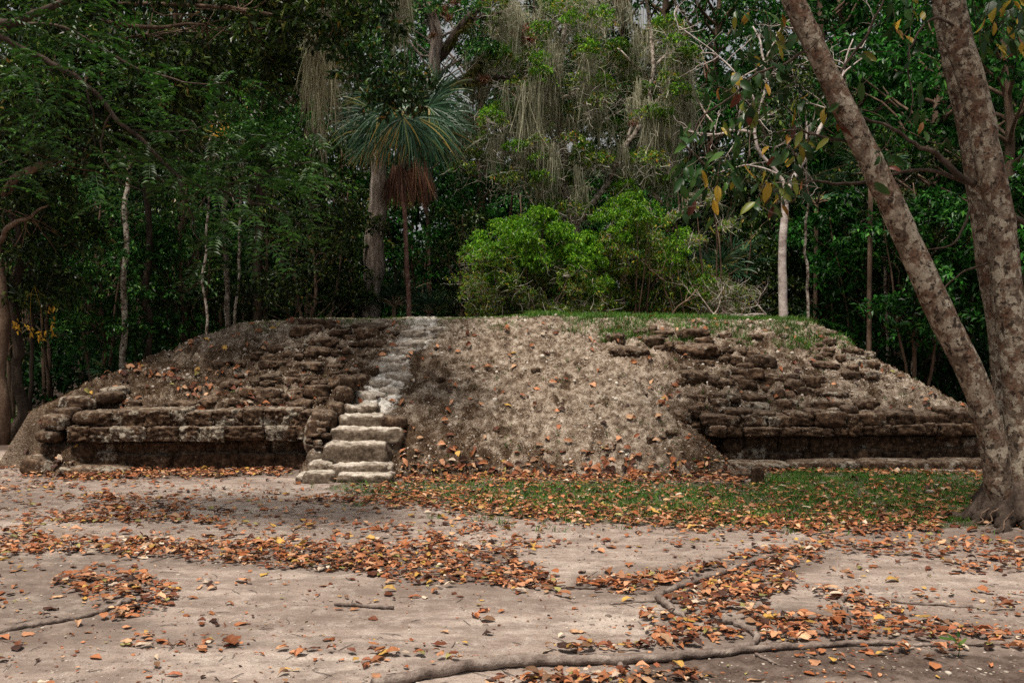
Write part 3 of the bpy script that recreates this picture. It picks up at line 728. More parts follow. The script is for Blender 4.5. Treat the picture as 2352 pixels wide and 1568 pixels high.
# crumbled limestone and clumps of brown moss give the slope its grain
rc = np.random.RandomState(90); N = 36000; X = rc.uniform(-6.2, 6., N); Y = rc.uniform(10.7, 13.9, N); h = interp_grid(X, Y); px, py = proj(X, Y, h)
nzv = fbm(X * 1.6, Y * 1.8, 31., 4); k = (h > .03) & (X > -5.1) & (rc.rand(N) < np.clip(.35 + 1.6 * nzv, .04, 1) * (1 - .85 * path_mask(px, py))) & ((Y - Yf(X) > .34) | (h < .5) | (np.abs(X) < 2))
X, Y, h = X[k], Y[k], h[k]; n = len(X); V0, F0 = _CS[2]; V0 = V0 / (np.sum(np.abs(V0) ** 2.6, 1) ** (1 / 2.6))[:, None]
sz = rc.uniform(.003, .008, n) * np.where(rc.rand(n) < .10, 2.6, 1); Q = V0[None] * rc.uniform(.6, 1.5, (n, 1, 3)) * sz[:, None, None] + np.stack([X, Y - 12, h + sz * .2], 1)[:, None]
mb = MB(); mb.add(Q.reshape(-1, 3), (np.arange(n)[:, None, None] * len(V0) + F0[None]).reshape(-1, 4)); mb.build('limestone_crumbs', M['crumb'], mound)
N = 210000; X = rc.uniform(-6., 6., N); Y = rc.uniform(10.7, 13.9, N); h = interp_grid(X, Y)
ixm = np.clip(np.searchsorted(xs, X), 0, len(xs) - 1); iym = np.clip(np.searchsorted(ys, Y), 0, len(ys) - 1); mv = moss[iym, ixm] - pm[iym, ixm]
nzv = fbm(X * 5, Y * 6, 12., 4); k = (h > .03) & (rc.rand(N) < np.clip(mv * .8 + nzv * 2.2 - .1, 0, 1)); P = np.stack([X, Y - 12, h - .003], 1)[k]; n = len(P)
th = rc.rand(n) * 2 * PI; D = np.stack([np.cos(th), np.sin(th), .3 + rc.rand(n) * .9], 1); Ln = rc.uniform(.012, .034, n)
mb = MB(); leaf_quads(mb, P, D, rc.normal(size=(n, 3)), Ln, Ln * .28, .05, .2); mb.build('dry_moss', M['dry_moss'], mound, False)
# leaves caught on the mound
def mound_leaves(n0, seed, dens):
    r = np.random.RandomState(seed)
    x = r.uniform(60, 2280, n0); y = r.uniform(728, 1105, n0)
    k = r.rand(n0) < dens(x, y); x, y = x[k], y[k]
    P, ok = on_mound(x, y); P = P[ok]; return P, r
def md(x, y):
    d = np.full(x.shape, .05)
    for pl, s in (([(400, 790, 30), (600, 745, 14), (900, 738, 10)], .25), ([(480, 800, 30), (560, 850, 30), (600, 800, 30)], .22), ([(300, 850, 20), (450, 862, 14), (560, 850, 16)], .55), ([(560, 930, 16), (640, 940, 12), (700, 930, 12)], .6),
                  ([(430, 895, 14), (620, 905, 14)], .45), ([(180, 912, 10), (300, 880, 20)], .3), ([(230, 945, 8), (420, 942, 8), (760, 940, 8)], .5), ([(1100, 1075, 16), (1400, 1070, 24), (1680, 1085, 20)], .35), ([(950, 1050, 20), (1080, 1050, 30)], .25),
                  ([(1490, 900, 10), (1540, 930, 14)], .5), ([(1580, 990, 24), (1640, 1030, 20)], .25), ([(1450, 730, 10), (1750, 745, 14)], .2), ([(920, 990, 12), (960, 1000, 12)], .4), ([(1700, 800, 60), (1800, 900, 60)], .1)):
        d = np.maximum(d, s * (1 - sst(.6, 1.2, seg_d(x, y, pl))))
    return d
P, r = mound_leaves(9000, 5, md)
n = len(P); Nn = mnormal(P[:, 0], P[:, 1]) + (r.rand(n, 3) - .5) * .5
th = r.rand(n) * 2 * PI; A = np.stack([np.cos(th), np.sin(th), 0 * th], 1); A = A - Nn * np.sum(A * Nn, 1)[:, None]
L = r.uniform(.05, .12, n); W = L * r.uniform(.42, .65, n)
mb = MB(); big_leaves(mb, P + nrm(Nn) * .012 - nrm(A) * (L / 2)[:, None] - np.array([0, .02, 0]), A, Nn, L, W, r.uniform(0, .7, n), r.uniform(0, .7, n), r, .5)
tag(mb.build('fallen_leaves', M['litter'], smooth=False), 'fallen leaves scattered on the slope and ledges of the ruin mound', 'leaf litter', kind='stuff')

# ------------------------------------------------------------ grass
def blades(mb, P, h, w, r, lean=.5):
    n = len(P); th = r.rand(n) * 2 * PI; S = np.stack([np.cos(th), np.sin(th), 0 * th], 1) * (w[:, None] / 2)
    ln = np.stack([r.normal(size=n) * lean, r.normal(size=n) * lean, np.ones(n)], 1); ln = nrm(ln) * h[:, None]
    V = np.stack([P - S, P + S, P + ln * .6 + S * .7, P + ln * .6 - S * .7, P + ln * np.array([1.25, 1.25, .95])], 1)
    b = np.arange(n)[:, None] * 5
    mb.add(V.reshape(-1, 3), b + np.array([[0, 1, 2, 3]]), b + np.array([[3, 2, 4]]))
N = 150000
X = rs.uniform(-2.4, 5.3, N); Y = rs.uniform(8.0, 12.0, N); z = gh(X, Y); px, py = proj(X, Y, z); mh = interp_grid(X, Y)
nzv = fbm(X * 3, Y * 4, 2., 3); fine_ = perlin(X * 14, Y * 14, 1.)
edge = seg_d(px, py, [(p[0], p[1], 14) for p in GRASS + GRASS[:1]])
ins = poly_in(px, py, GRASS)
dn = np.where(ins, np.clip(edge, 0, 1.6) / 1.6, 0) * (.62 + 1.4 * nzv + .5 * fine_) * (.55 + .45 * sst(1000, 1250, px))
extra = (~ins) * (edge < 2.0) * (nzv > .22) * .35
# small tufts out on the dirt near the big trees
dn = np.maximum(dn, extra)
k = (rs.rand(N) < dn) & (mh < .02)
P = np.stack([X, Y, z], 1)[k]; n = len(P)
mb = MB(); blades(mb, P, rs.uniform(.025, .075, n), rs.uniform(.004, .009, n), rs, .6)
N = 30000; X = rs.normal(-7.6, 1.3, N); Y = rs.normal(16.2, .9, N)
tag(mb.build('grass', M['grass'], smooth=False), 'short green grass growing between fallen leaves in front of the ruin', 'grass', kind='stuff')
mb = MB(); P = np.stack([X, Y, 0 * X], 1); blades(mb, P, rs.uniform(.03, .07, N), rs.uniform(.006, .012, N), rs, .6)
tag(mb.build('grass', M['grass'], smooth=False), 'patch of green grass under the trees beyond the mound corner', 'grass', kind='stuff')
# grass along the crest
N = 130000; X = rs.uniform(-4.2, 4.6, N); Y = 13.0 + 2.8 * rs.rand(N) ** 1.5
h = interp_grid(X, Y); nzv = fbm(X * 2, Y * 2, 6., 3)
px, py = proj(X, Y, h)
dn = np.clip(.35 + nzv * 1.5, 0, 1) * (.40 + .60 * sst(1050, 1250, px)) * sst(12.95, 13.3, Y + nzv * .6) * (1 - .8 * path_mask(px, py))
k = (rs.rand(N) < dn) & (h > 1.3); P = np.stack([X, Y, h - .01], 1)[k]; n = len(P)
mb = MB(); blades(mb, P, rs.uniform(.03, .095, n) * (.6 + .7 * (P[:, 0] > .2)), rs.uniform(.005, .011, n), rs, .6)
# leafy weeds along the crest and over the right flank
def weeds(mb, P, Nn, r, k=9, L0=.02, L1=.04, spread=.03):
    n = len(P); Pc = np.repeat(P, k, 0) + (r.rand(n * k, 3) - .5) * spread; Nq = np.repeat(Nn, k, 0)
    A = nrm(r.normal(size=(n * k, 3)) * [1, 1, .4] + Nq * .7); Ln = r.uniform(L0, L1, n * k)
    leaf_quads(mb, Pc, A, Nq + r.normal(size=(n * k, 3)) * .3, Ln, Ln * .5)
tag(mb.build('grass', M['grass'], smooth=False), 'fringe of green grass along the flat top of the mound', 'grass', kind='stuff')
r = np.random.RandomState(3); n0 = 4200
x = r.uniform(500, 2260, n0); y = r.uniform(725, 1090, n0)
d = .07 + .35 * sst(1500, 1800, x) * (y < 960) + .10 * sst(1100, 1400, x) + .5 * (y < 752) * sst(1100, 1400, x) + .25 * (y < 748)
nn = fbm(x * .012, y * .02, 1., 3); d = d * np.clip(.5 + nn * 2.4, 0, 2)
k = r.rand(n0) < d; P, ok = on_mound(x[k], y[k]); P = P[ok]
mb = MB(); weeds(mb, P, mnormal(P[:, 0], P[:, 1]), r, 10, .014, .034, .05)
tag(mb.build('weeds', M['weed'], smooth=False), 'tiny green weeds rooted over the slope of the mound', 'weeds', kind='stuff')

# ------------------------------------------------------------ gravel, twigs
N = 12000; X = rs.uniform(-6, 6, N); Y = 4.6 + 7 * rs.rand(N) ** 1.6; z = gh(X, Y); nzv = fbm(X * 1.2, Y * 1.6, 8., 3)
k = (nzv > .02) | (rs.rand(N) < .12); k &= interp_grid(X, Y) < 0; X, Y, z = X[k], Y[k], z[k]
V0, F0 = _CS[2]; V0 = V0 / (np.sum(np.abs(V0) ** 2.4, 1) ** (1 / 2.4))[:, None]
n = len(X); sz = rs.uniform(.003, .009, n) * np.where(rs.rand(n) < .04, 1.8, 1)
th = rs.rand(n) * PI; st_ = rs.uniform(.6, 1.5, (n, 1, 3)) * np.array([1, 1, .5])
Q = V0[None] * st_ * sz[:, None, None]
Q = np.stack([Q[..., 0] * np.cos(th)[:, None] - Q[..., 1] * np.sin(th)[:, None], Q[..., 0] * np.sin(th)[:, None] + Q[..., 1] * np.cos(th)[:, None], Q[..., 2]], -1)
Q = Q + np.stack([X, Y, z + sz * .1], 1)[:, None]
mb = MB(); mb.add(Q.reshape(-1, 3), (np.arange(n)[:, None, None] * len(V0) + F0[None]).reshape(-1, 4))
tag(mb.build('gravel', M['pebble']), 'small pale pebbles trodden into the dirt', 'gravel', kind='stuff')
mb = MB()
for i in range(620):
    x = rnd.uniform(-5, 5); y = 4.7 + 6 * rnd.random() ** 1.4; l = rnd.uniform(.02, .13); a = rnd.uniform(0, PI)
    zz = float(gh(np.array(x), np.array(y))) + .004
    if float(interp_grid(np.array(x), np.array(y))) > 0: continue
    dx, dy = math.cos(a) * l / 2, math.sin(a) * l / 2
    tube(mb, [(x - dx, y - dy, zz), (x + rnd.uniform(-.01, .01), y, zz + .003), (x + dx, y + dy, zz)], [.0016, .0022, .001], 4, 4, cap=False)
tag(mb.build('litter_twigs', M['stick']), 'thin dark twig crumbs scattered over the dirt', 'twigs', kind='stuff')

# ------------------------------------------------------------ roots and sticks on the ground
def root(pts, name, label, cat='root', forks=(), m='root', group=None, sink=.35, seed=0, wig=.02):
    """pts: (x, y, width px)"""
    G = [gnd(p[0], p[1]) for p in pts]; rad = [p[2] / FPX * g[1] / 2 for p, g in zip(pts, G)]
    c0 = G[len(G) // 2].copy(); c0[2] = 0
    def prep(pts):
        G = []; rr = []
        for p in pts:
            g = gnd(p[0], p[1]); r_ = p[2] / FPX * g[1] / 2; g[2] = float(gh(np.array(g[0]), np.array(g[1]))) + r_ * (1.3 - 1.2 * sink); G.append(g); rr.append(r_ * .86)
        return np.array(G), rr
    r_ = np.random.RandomState(seed)
    mb = MB(); A_, b_ = prep(pts); tube(mb, A_ - c0, b_, len(pts) * 9, 12, .38, 14, wig, r_)
    o = mb.build(name, M[m]); o.location = c0
    for f in forks:
        mb = MB(); A_, b_ = prep(f); tube(mb, A_ - c0, b_, len(f) * 6, 10, .2, 18, .01, r_)
        mb.build('fork', M[m], o)
    tag(o, label, cat, group)
RG = 'tree roots snaking over the ground'
root([(860, 1592, 34), (1000, 1562, 30), (1120, 1540, 32), (1220, 1529, 30), (1400, 1524, 25), (1600, 1512, 22), (1750, 1496, 18), (1950, 1484, 14), (2200, 1480, 10), (2400, 1478, 6)], 'tree_root',
     'longest thick grey root, running from the bottom edge out to the side', 'root', [[(1425, 1530, 16), (1440, 1548, 14), (1452, 1585, 9)], [(1445, 1545, 11), (1475, 1556, 8), (1510, 1558, 6)], [(1735, 1506, 10), (1780, 1522, 6), (1810, 1530, 4)]], group=RG, seed=1)
root([(1300, 1520, 12), (1420, 1512, 14), (1560, 1506, 17), (1680, 1498, 20), (1728, 1482, 19), (1735, 1462, 18), (1705, 1440, 16), (1660, 1428, 12), (1625, 1424, 7)], 'tree_root',
     'hooked grey root doubling back in a tight bend beside the longest root', 'root', group=RG, seed=2)
root([(1822, 1258, 6), (1765, 1280, 10), (1700, 1302, 12), (1620, 1328, 14), (1560, 1350, 16), (1518, 1366, 18), (1512, 1380, 18), (1535, 1398, 20), (1560, 1412, 15), (1590, 1422, 6)], 'tree_root',
     'grey elbow shaped root rising out of the middle of the leaf drift', 'root', [[(1525, 1384, 8), (1600, 1386, 9), (1680, 1388, 5)], [(1512, 1380, 6), (1450, 1382, 6), (1400, 1388, 3)]], group=RG, seed=3)
root([(1962, 1362, 8), (1938, 1380, 13), (1930, 1392, 14), (1942, 1408, 14), (1947, 1432, 14), (1950, 1450, 8)], 'tree_root', 'short stubby grey root poking up among leaves, bent like a knee', 'root', group=RG, seed=4)
root([(-40, 1462, 14), (60, 1440, 13), (160, 1424, 12), (230, 1408, 12), (280, 1390, 12), (320, 1378, 9), (365, 1374, 5)], 'tree_root', 'slender grey root entering from the side edge beside a small leaf pile', 'root', group=RG, seed=5)
root([(1960, 1378, 4), (2100, 1388, 8), (2240, 1398, 8), (2330, 1402, 4)], 'tree_root', 'thin half buried root lying straight across bare dirt', 'root', group=RG, seed=6, sink=.6)
SG = 'sticks lying on the dirt'
root([(768, 1388, 7), (800, 1390, 9), (850, 1394, 8), (905, 1398, 9)], 'dead_stick', 'grey broken stick lying alone on open pale dirt', 'stick', m='stick', group=SG, seed=7, sink=.1, wig=.006)
root([(1262, 1349, 3), (1320, 1350, 7), (1372, 1350, 8)], 'dead_stick', 'dark stick at the near tip of the long leaf band', 'stick', m='stick', group=SG, seed=8, sink=.1, wig=.006)
root([(1325, 1498, 4), (1345, 1499, 5), (1370, 1499, 4)], 'dead_stick', 'small blackish twig on pale dirt beside a lone yellow leaf', 'stick', m='stick', group=SG, seed=9, sink=.1, wig=.003)
# stones standing free
def free_stone(x, y, w, h, label, name='stone', m='stone_pale', p=4., d=1., yaw=.2, cat='stone', tilt=0.):
    g = gnd(x, y); sc = g[1] / FPX; mb = MB(); g[2] = 0; g[1] += w * sc * d / 2
    rock(mb, (0, 0, h * sc * .38), (w * sc, w * sc * d, h * sc * 1.25), yaw, (tilt, 0), 9, p, .09, 1.6, x * .1, .02)
    o = mb.build(name, M[m]); o.location = g; tag(o, label, cat)
free_stone(1742, 1113, 27, 40, 'small upright squared stone block standing at the edge of the lawn', 'marker_stone', 'stone_pale', 8., .7, .15, 'stone block')
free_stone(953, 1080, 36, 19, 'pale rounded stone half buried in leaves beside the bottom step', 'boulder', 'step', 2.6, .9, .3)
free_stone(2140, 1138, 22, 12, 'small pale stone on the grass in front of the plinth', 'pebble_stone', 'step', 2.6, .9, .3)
free_stone(1705, 1100, 50, 16, 'flat brown slab fragment beside the upright block', 'stone_slab', 'stone', 3.4, .8, .1)
free_stone(20, 1064, 150, 12, 'low worn kerb stone beyond the corner of the mound', 'kerb_stone', 'step', 6., .25, .03)
# seedling
mb = MB(); g = gnd(2200, 1508); r = np.random.RandomState(4)
tube(mb, [(0, 0, 0), (.01, 0, .05), (.0, .0, .10)], [.003, .002, .0015], 5, 5)
A = np.array([[-1, -.2, .2], [.8, .3, .5], [.2, -.8, .4], [-.6, .6, .6], [.1, .1, 1]]); k = len(A)
P = np.array([[0, 0, .09], [0, 0, .06], [0, 0, .05], [0, 0, .07], [0, 0, .1]]) * 1.
big_leaves(mb, P, A, np.tile([0, 0, 1.], (k, 1)), np.array([.11, .07, .06, .07, .04]), np.array([.05, .03, .025, .03, .02]), .3, -.2, r)
o = mb.build('seedling', M['weed']); o.location = g; tag(o, 'little green seedling sprouting beside the longest root', 'seedling')
# ------------------------------------------------------------ foliage materials
def LM(k, stops, **kw): M[k] = leaf_mat('leaf_' + k, stops, **kw)
LM('dark', [(0, (.005, .013, .002)), (.5, (.014, .036, .004)), (.8, (.040, .090, .010)), (.95, (.13, .20, .035)), (.985, (.22, .25, .06)), (1, (.26, .12, .03))], spec=.4)
LM('blue', [(0, (.006, .028, .006)), (.5, (.022, .090, .016)), (.85, (.060, .20, .034)), (1, (.16, .32, .05))], spec=.25)
LM('rich', [(0, (.003, .018, .003)), (.5, (.012, .066, .008)), (.85, (.034, .17, .020)), (1, (.10, .28, .04))], spec=.25)
LM('lime', [(0, (.022, .085, .005)), (.5, (.080, .22, .010)), (.85, (.17, .37, .02)), (1, (.32, .44, .04))], spec=.25)
LM('olive', [(0, (.035, .095, .008)), (.5, (.095, .19, .020)), (.82, (.19, .30, .035)), (.95, (.42, .30, .03)), (1, (.34, .12, .03))], spec=.25)
LM('near', [(0, (.005, .018, .003)), (.6, (.014, .050, .006)), (.93, (.040, .11, .012)), (1, (.22, .13, .02))], spec=.4)
LM('feather', [(0, (.006, .026, .003)), (.6, (.016, .065, .006)), (1, (.05, .14, .014))], spec=.35, rough=.45)
LM('big', [(0, (.008, .030, .006)), (.45, (.020, .058, .010)), (.70, (.045, .10, .015)), (.80, (.20, .19, .02)), (.90, (.48, .28, .03)), (.95, (.12, .03, .015)), (1, (.07, .02, .012))], transl=.3, spec=.35)
LM('palm', [(0, (.010, .038, .016)), (.5, (.024, .075, .032)), (.84, (.07, .15, .08)), (.94, (.16, .18, .05)), (1, (.42, .26, .06))], rough=.4, transl=.15, spec=.3)
LM('palm_yellow', [(0, (.05, .07, .02)), (.5, (.16, .13, .03)), (.8, (.36, .22, .05)), (1, (.45, .22, .06))], rough=.45)
LM('palm_dead', [(0, (.045, .016, .009)), (.5, (.11, .040, .020)), (.85, (.20, .085, .04)), (1, (.30, .15, .08))], rough=.7)
LM('moss', [(0, (.18, .18, .11)), (.5, (.36, .35, .24)), (1, (.58, .57, .43))], rough=.95, transl=.35, spec=.05, patch=.25)
LM('moss_green', [(0, (.030, .038, .010)), (.5, (.065, .070, .018)), (1, (.12, .10, .03))], rough=.95, transl=.2, spec=.05, patch=.3)
LM('twig', [(0, (.20, .18, .14)), (.5, (.36, .325, .27)), (1, (.58, .54, .47))], rough=.9, transl=0, spec=.1, patch=.2)
LM('twig_dark', [(0, (.03, .022, .016)), (.6, (.07, .05, .038)), (1, (.16, .12, .09))], rough=.9, transl=0, spec=.1, patch=.2)
LM('red', [(0, (.12, .02, .012)), (.5, (.28, .045, .025)), (1, (.35, .14, .07))], rough=.6)
LM('rust', [(0, (.06, .022, .010)), (.5, (.14, .055, .022)), (1, (.24, .12, .05))], rough=.7)
LM('yellow', [(0, (.35, .22, .02)), (1, (.55, .30, .03))], rough=.5)
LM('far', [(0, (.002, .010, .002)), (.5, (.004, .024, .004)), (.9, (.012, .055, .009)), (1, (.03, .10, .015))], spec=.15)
M['bark_pale'] = bark('bark_pale', (.10, .075, .055), (.34, .285, .235), (.58, .52, .45), 9, .5, .6, (.06, .04, .028), fur=.02)
M['bark_white'] = bark('bark_white', (.20, .15, .13), (.42, .36, .33), (.62, .57, .53), 7, 1.6, fur=.008)
M['bark_dark'] = bark('bark_dark', (.018, .012, .009), (.05, .035, .026), (.12, .09, .07), 9, .3, fur=.03)
M['bark_brown'] = bark('bark_brown', (.05, .030, .020), (.13, .085, .058), (.24, .17, .125), 8, .35, fur=.02)
M['bark_furrow'] = bark('bark_furrow', (.020, .014, .010), (.22, .175, .145), (.50, .44, .39), 14, .12, fur=.12)
M['bark_red'] = bark('bark_red', (.06, .028, .022), (.16, .085, .07), (.30, .22, .19), 16, .8, fur=.01)
M['bark_lichen'] = bark('bark_lichen', (.040, .026, .018), (.16, .122, .09), (.37, .325, .255), 8.5, .8, 1., (.065, .036, .023), fur=.015)

# ------------------------------------------------------------ plant generators
def strands(mb, P, D, L, w, rs, seg=6, grav=0., wig=.2, taper=.8, flat=None):
    n = len(P); L = np.broadcast_to(L, (n,)); w = np.broadcast_to(w, (n,))
    p = P.copy(); d = nrm(D.astype(float)); S = nrm(np.cross(d, rs.normal(size=(n, 3)))) if flat is None else nrm(np.cross(d, flat))
    V = []
    for i in range(seg + 1):
        t = i / seg; ww = (w * (1 - taper * t) / 2)[:, None]
        V += [p - S * ww, p + S * ww]
        d = d + rs.normal(size=(n, 3)) * wig; d[:, 2] -= grav * (.4 + t); d = nrm(d)
        S = nrm(S - d * np.sum(S * d, 1)[:, None]); p = p + d * (L / seg)[:, None]
    V = np.stack(V, 1).reshape(-1, 3); b = np.arange(n)[:, None] * (2 * seg + 2)
    F = np.concatenate([b + np.array([[2 * i, 2 * i + 1, 2 * i + 3, 2 * i + 2]]) for i in range(seg)])
    mb.add(V, F); return p
def in_ball(rs, n, shell=.0):
    v = nrm(rs.normal(size=(n, 3))); r = rs.rand(n) ** (1 / 3.)
    if shell: r = shell + (1 - shell) * r
    return v * r[:, None]
def foliage(mb, pads, pr, ncl, k, L, rs, droop=.3, flat=.45, wl=.45, spread=.55, upshell=True, fold=.12):
    """pads (n,3), leaf whorls spread through each pad's flattened volume"""
    pads = np.asarray(pads); n = len(pads); pr = np.broadcast_to(pr, (n,))
    q = in_ball(rs, n * ncl, .35)
    if upshell: q[:, 2] = np.where(rs.rand(n * ncl) < .65, np.abs(q[:, 2]), q[:, 2])
    q[:, 2] -= .35 * (q[:, 0] ** 2 + q[:, 1] ** 2)
    Pc = np.repeat(pads, ncl, 0) + q * np.repeat(pr, ncl)[:, None] * [1, 1, flat]
    tw = nrm(q * [1, 1, .4] + rs.normal(size=q.shape) * .45)
    m = len(Pc); Lm = (L[0] + L[1]) / 2
    base = np.repeat(Pc, k, 0) + rs.normal(size=(m * k, 3)) * Lm * spread * .5
    A = nrm(np.repeat(tw, k, 0) * .7 + rs.normal(size=(m * k, 3)) * .75); A[:, 2] -= droop
    N = np.array([0, 0, 1.]) + rs.normal(size=(m * k, 3)) * .45
    Ln = rs.uniform(L[0], L[1], m * k)
    leaf_quads(mb, base, A, N, Ln, Ln * wl, fold)
    return Pc, tw
def limb_set(mb, start_fn, pads, r0, rs, seg=5, wig=.25):
    for p in pads:
        s, rr = start_fn(p); mid = s * .45 + p * .55; mid = mid + rs.normal(size=3) * wig * .4; mid[2] += .15 * np.linalg.norm(p - s) * .3
        q = s * .75 + p * .25 + rs.normal(size=3) * wig * .2
        tube(mb, [s, q, mid, p], [min(rr * .6, r0), r0 * .7, r0 * .45, r0 * .15], 8, seg, cap=False, wig=wig * .25, rng=rs)
def make_tree(name, label, cat, trunk, rad, barkm, pads, pr, leafm, L=(.08, .12), ncl=60, k=6, droop=.3, flat=.45, group=None, seg=8, seed=0, limb_r=.05, flute=0, wl=.45, amp=.12, twigs=0, extra_trunks=(), limb=True):
    """trunk: world points; crown pads: world points"""
    rs = np.random.RandomState(seed); trunk = np.asarray(trunk, float); b = trunk[0].copy()
    root_ = empty(name, b); tag(root_, label, cat, group)
    mb = MB(); c, r = tube(mb, trunk - b, rad, max(10, len(trunk) * 5), seg, amp, 4., .06, rs, flute=flute)
    for (tp, tr) in extra_trunks: tube(mb, np.asarray(tp, float) - b, tr, 14, 6, amp, 5., .05, rs)
    pads = np.asarray(pads, float) - b
    def st(p):
        zz = np.clip(p[2] - np.linalg.norm(p[:2] - c[-1][:2]) * .55 - .3, c[len(c) // 3][2], c[-1][2]); i = int(np.argmin(np.abs(c[:, 2] - zz))); return c[i], r[i]
    if limb: limb_set(mb, st, pads, limb_r, rs)
    mb.build('trunk', M[barkm], root_)
    mb = MB(); Pc, tw = foliage(mb, pads, pr, ncl, k, L, rs, droop, flat, wl)
    mb.build('crown', M[leafm], root_, False)
    if twigs:
        mb = MB(); i = rs.randint(len(Pc), size=twigs); strands(mb, Pc[i] - tw[i] * .25, tw[i] + rs.normal(size=(twigs, 3)) * .3, rs.uniform(.2, .6, twigs), .008, rs, 5, .02, .22)
        mb.build('twigs', M['twig'], root_, False)
    return root_
def ell_pads(rs, c, r, n, shell=.45):
    return np.asarray(c) + in_ball(rs, n, shell) * np.asarray(r)
def copy_thing(o, loc, rotz, sc, label, group=None):
    c = o.copy(); C.objects.link(c); c.location = loc; c.rotation_euler = (0, 0, rotz); c.scale = (sc, sc, sc); c['label'] = label
    if group: c['group'] = group
    for ch in list(o.children):
        d = ch.copy(); C.objects.link(d); d.parent = c
    return c
rs = np.random.RandomState(21)
GF = 'tall forest trees behind the mound'
# ------------------------------------------------------------ far wood: one mass nobody could count
mb = MB()
n = 800; pads = np.stack([rs.uniform(-34, 34, n), rs.uniform(40, 54, n), rs.uniform(0, 1, n) ** 1.15 * 13.5], 1)
n2_ = 420; pads = np.vstack([pads, np.stack([rs.uniform(-30, 30, n2_), rs.uniform(34, 42, n2_), rs.uniform(.0, 6.5, n2_)], 1)])
foliage(mb, pads, rs.uniform(1.2, 2.2, len(pads)), 30, 5, (.28, .5), rs, .3, .6)
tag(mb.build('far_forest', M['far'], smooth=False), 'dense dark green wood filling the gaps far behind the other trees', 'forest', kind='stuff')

mb = MB(); n = 1500; pads = np.stack([rs.uniform(-19, 19, n), rs.uniform(17.5, 36, n), rs.uniform(-.1, .9, n)], 1)
pads = pads[(np.abs(pads[:, 0]) > 4.5) | (pads[:, 1] > 20)]
foliage(mb, pads, .5, 12, 5, (.10, .20), rs, .2, .7)
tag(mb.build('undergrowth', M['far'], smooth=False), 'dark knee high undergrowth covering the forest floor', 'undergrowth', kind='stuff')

# ------------------------------------------------------------ prototypes for the anonymous forest trees
def proto(kind, x, Y, label, seed, cat='tree', H=14., r=.16, crown=((0, 0, 9.5), (2.8, 2.6, 4.5)), npads=30, pr=(.8, 1.2), leaf='rich', L=(.11, .17), ncl=60, k=6, barkm='bark_brown', droop=.35, group=GF, name='forest_tree', wl=.45, flat=.5, lean=(.4, 0)):
    b = at(x, 715, Y); b[2] = 0; rs_ = np.random.RandomState(seed)
    tr = [b, b + [lean[0] * .3 + .1, .1, H * .25], b + [lean[0] * .6 - .1, 0, H * .5], b + [lean[0], lean[1], H * .8]]
    pads = ell_pads(rs_, b + np.array(crown[0]), crown[1], npads)
    return make_tree(name, label, cat, tr, [r, r * .8, r * .65, r * .25], barkm, pads, rs_.uniform(pr[0], pr[1], npads), leaf, L, ncl, k, droop, flat, group, 8, seed, r * .35, wl=wl)
tA = proto('A', 560, 27, 'tall dark leaved forest tree rising behind the left shoulder of the mound', 1, leaf='dark', npads=34)
tB = proto('B', 1090, 29, 'tall rich green forest tree filling the gap just right of the palm', 2, leaf='rich', npads=34)
tC = proto('C', 1620, 26, 'tall deep green tree standing between the mossy tree and the bare white tree', 3, leaf='rich', npads=36, L=(.10, .15), crown=((0, 0, 8.2), (2.2, 2.2, 5.5)))
tD = proto('D', 2130, 21, 'big leaved green tree drooping sprays between the leaning trunk and upright trunks', 4, leaf='rich', npads=40, L=(.15, .24), H=11, crown=((0, 0, 5.8), (2.6, 2.2, 3.6)), pr=(.6, 1.0), droop=.6, ncl=34, k=6)
def cp_(src, x, Y, rot, sc, label, z=0.): b = at(x, 715, Y); b[2] = z; return copy_thing(src, b, rot, sc, label, GF)
for src, x, Y, rot, sc, lab in (
    (tA, 60, 30, 1., 1.1, 'tall dark leaved tree deep behind the far left trunks'), (tB, 330, 33, 2., 1.1, 'tall green tree deep behind the pale thin trunks at left'),
    (tA, 820, 34, 3., 1.05, 'tall dark leaved tree directly behind the fan palm'), (tB, 1330, 36, 4., 1.0, 'tall green tree far behind the moss draped tree'),
    (tA, 1850, 34, 5., 1.1, 'tall dark leaved tree deep behind the bare white trunk'), (tB, 2060, 30, .5, 1.15, 'tall green tree behind the top of the leaning spotted trunk'),
    (tA, 2320, 27, 1.8, 1.1, 'tall dark leaved tree behind the upright spotted trunks'), (tC, 1900, 24, 2.2, .95, 'deep green tree right behind the bare white branches'),
    (tC, 190, 25, .9, .95, 'deep green tree in the dark left corner of the wood'), (tB, 700, 24, 5.5, .9, 'tall green tree between the hanging moss curtain and pale trunks'),
    (tA, 430, 21.5, 4.2, .85, 'dark leaved tree behind the thin pale trunks left of the mound'), (tD, 2330, 18, 2.4, .85, 'big leaved tree pressing against the right edge of the picture'),
    (tD, 1950, 25, 3.6, 1.1, 'big leaved tree in shade beyond the thin upright pole trunk'), (tD, 2200, 28, 1.2, 1.2, 'big leaved tree high in the shade at far right'),
    (tB, 1450, 31, 3., 1.15, 'tall green tree showing through the right half of the moss draped tree'), (tC, 1240, 33, 1., 1.2, 'deep green tree showing through the left half of the moss draped tree'), (tC, 1540, 30, 4., 1.25, 'deep green tree high beside the right fringe of moss'), (tA, -150, 24, 2., 1., 'dark leaved tree closing the wood at the left edge'), (tC, 2560, 22, 1., 1., 'deep green tree closing the wood beyond the right edge')):
    cp_(src, x, Y, rot, sc, lab)
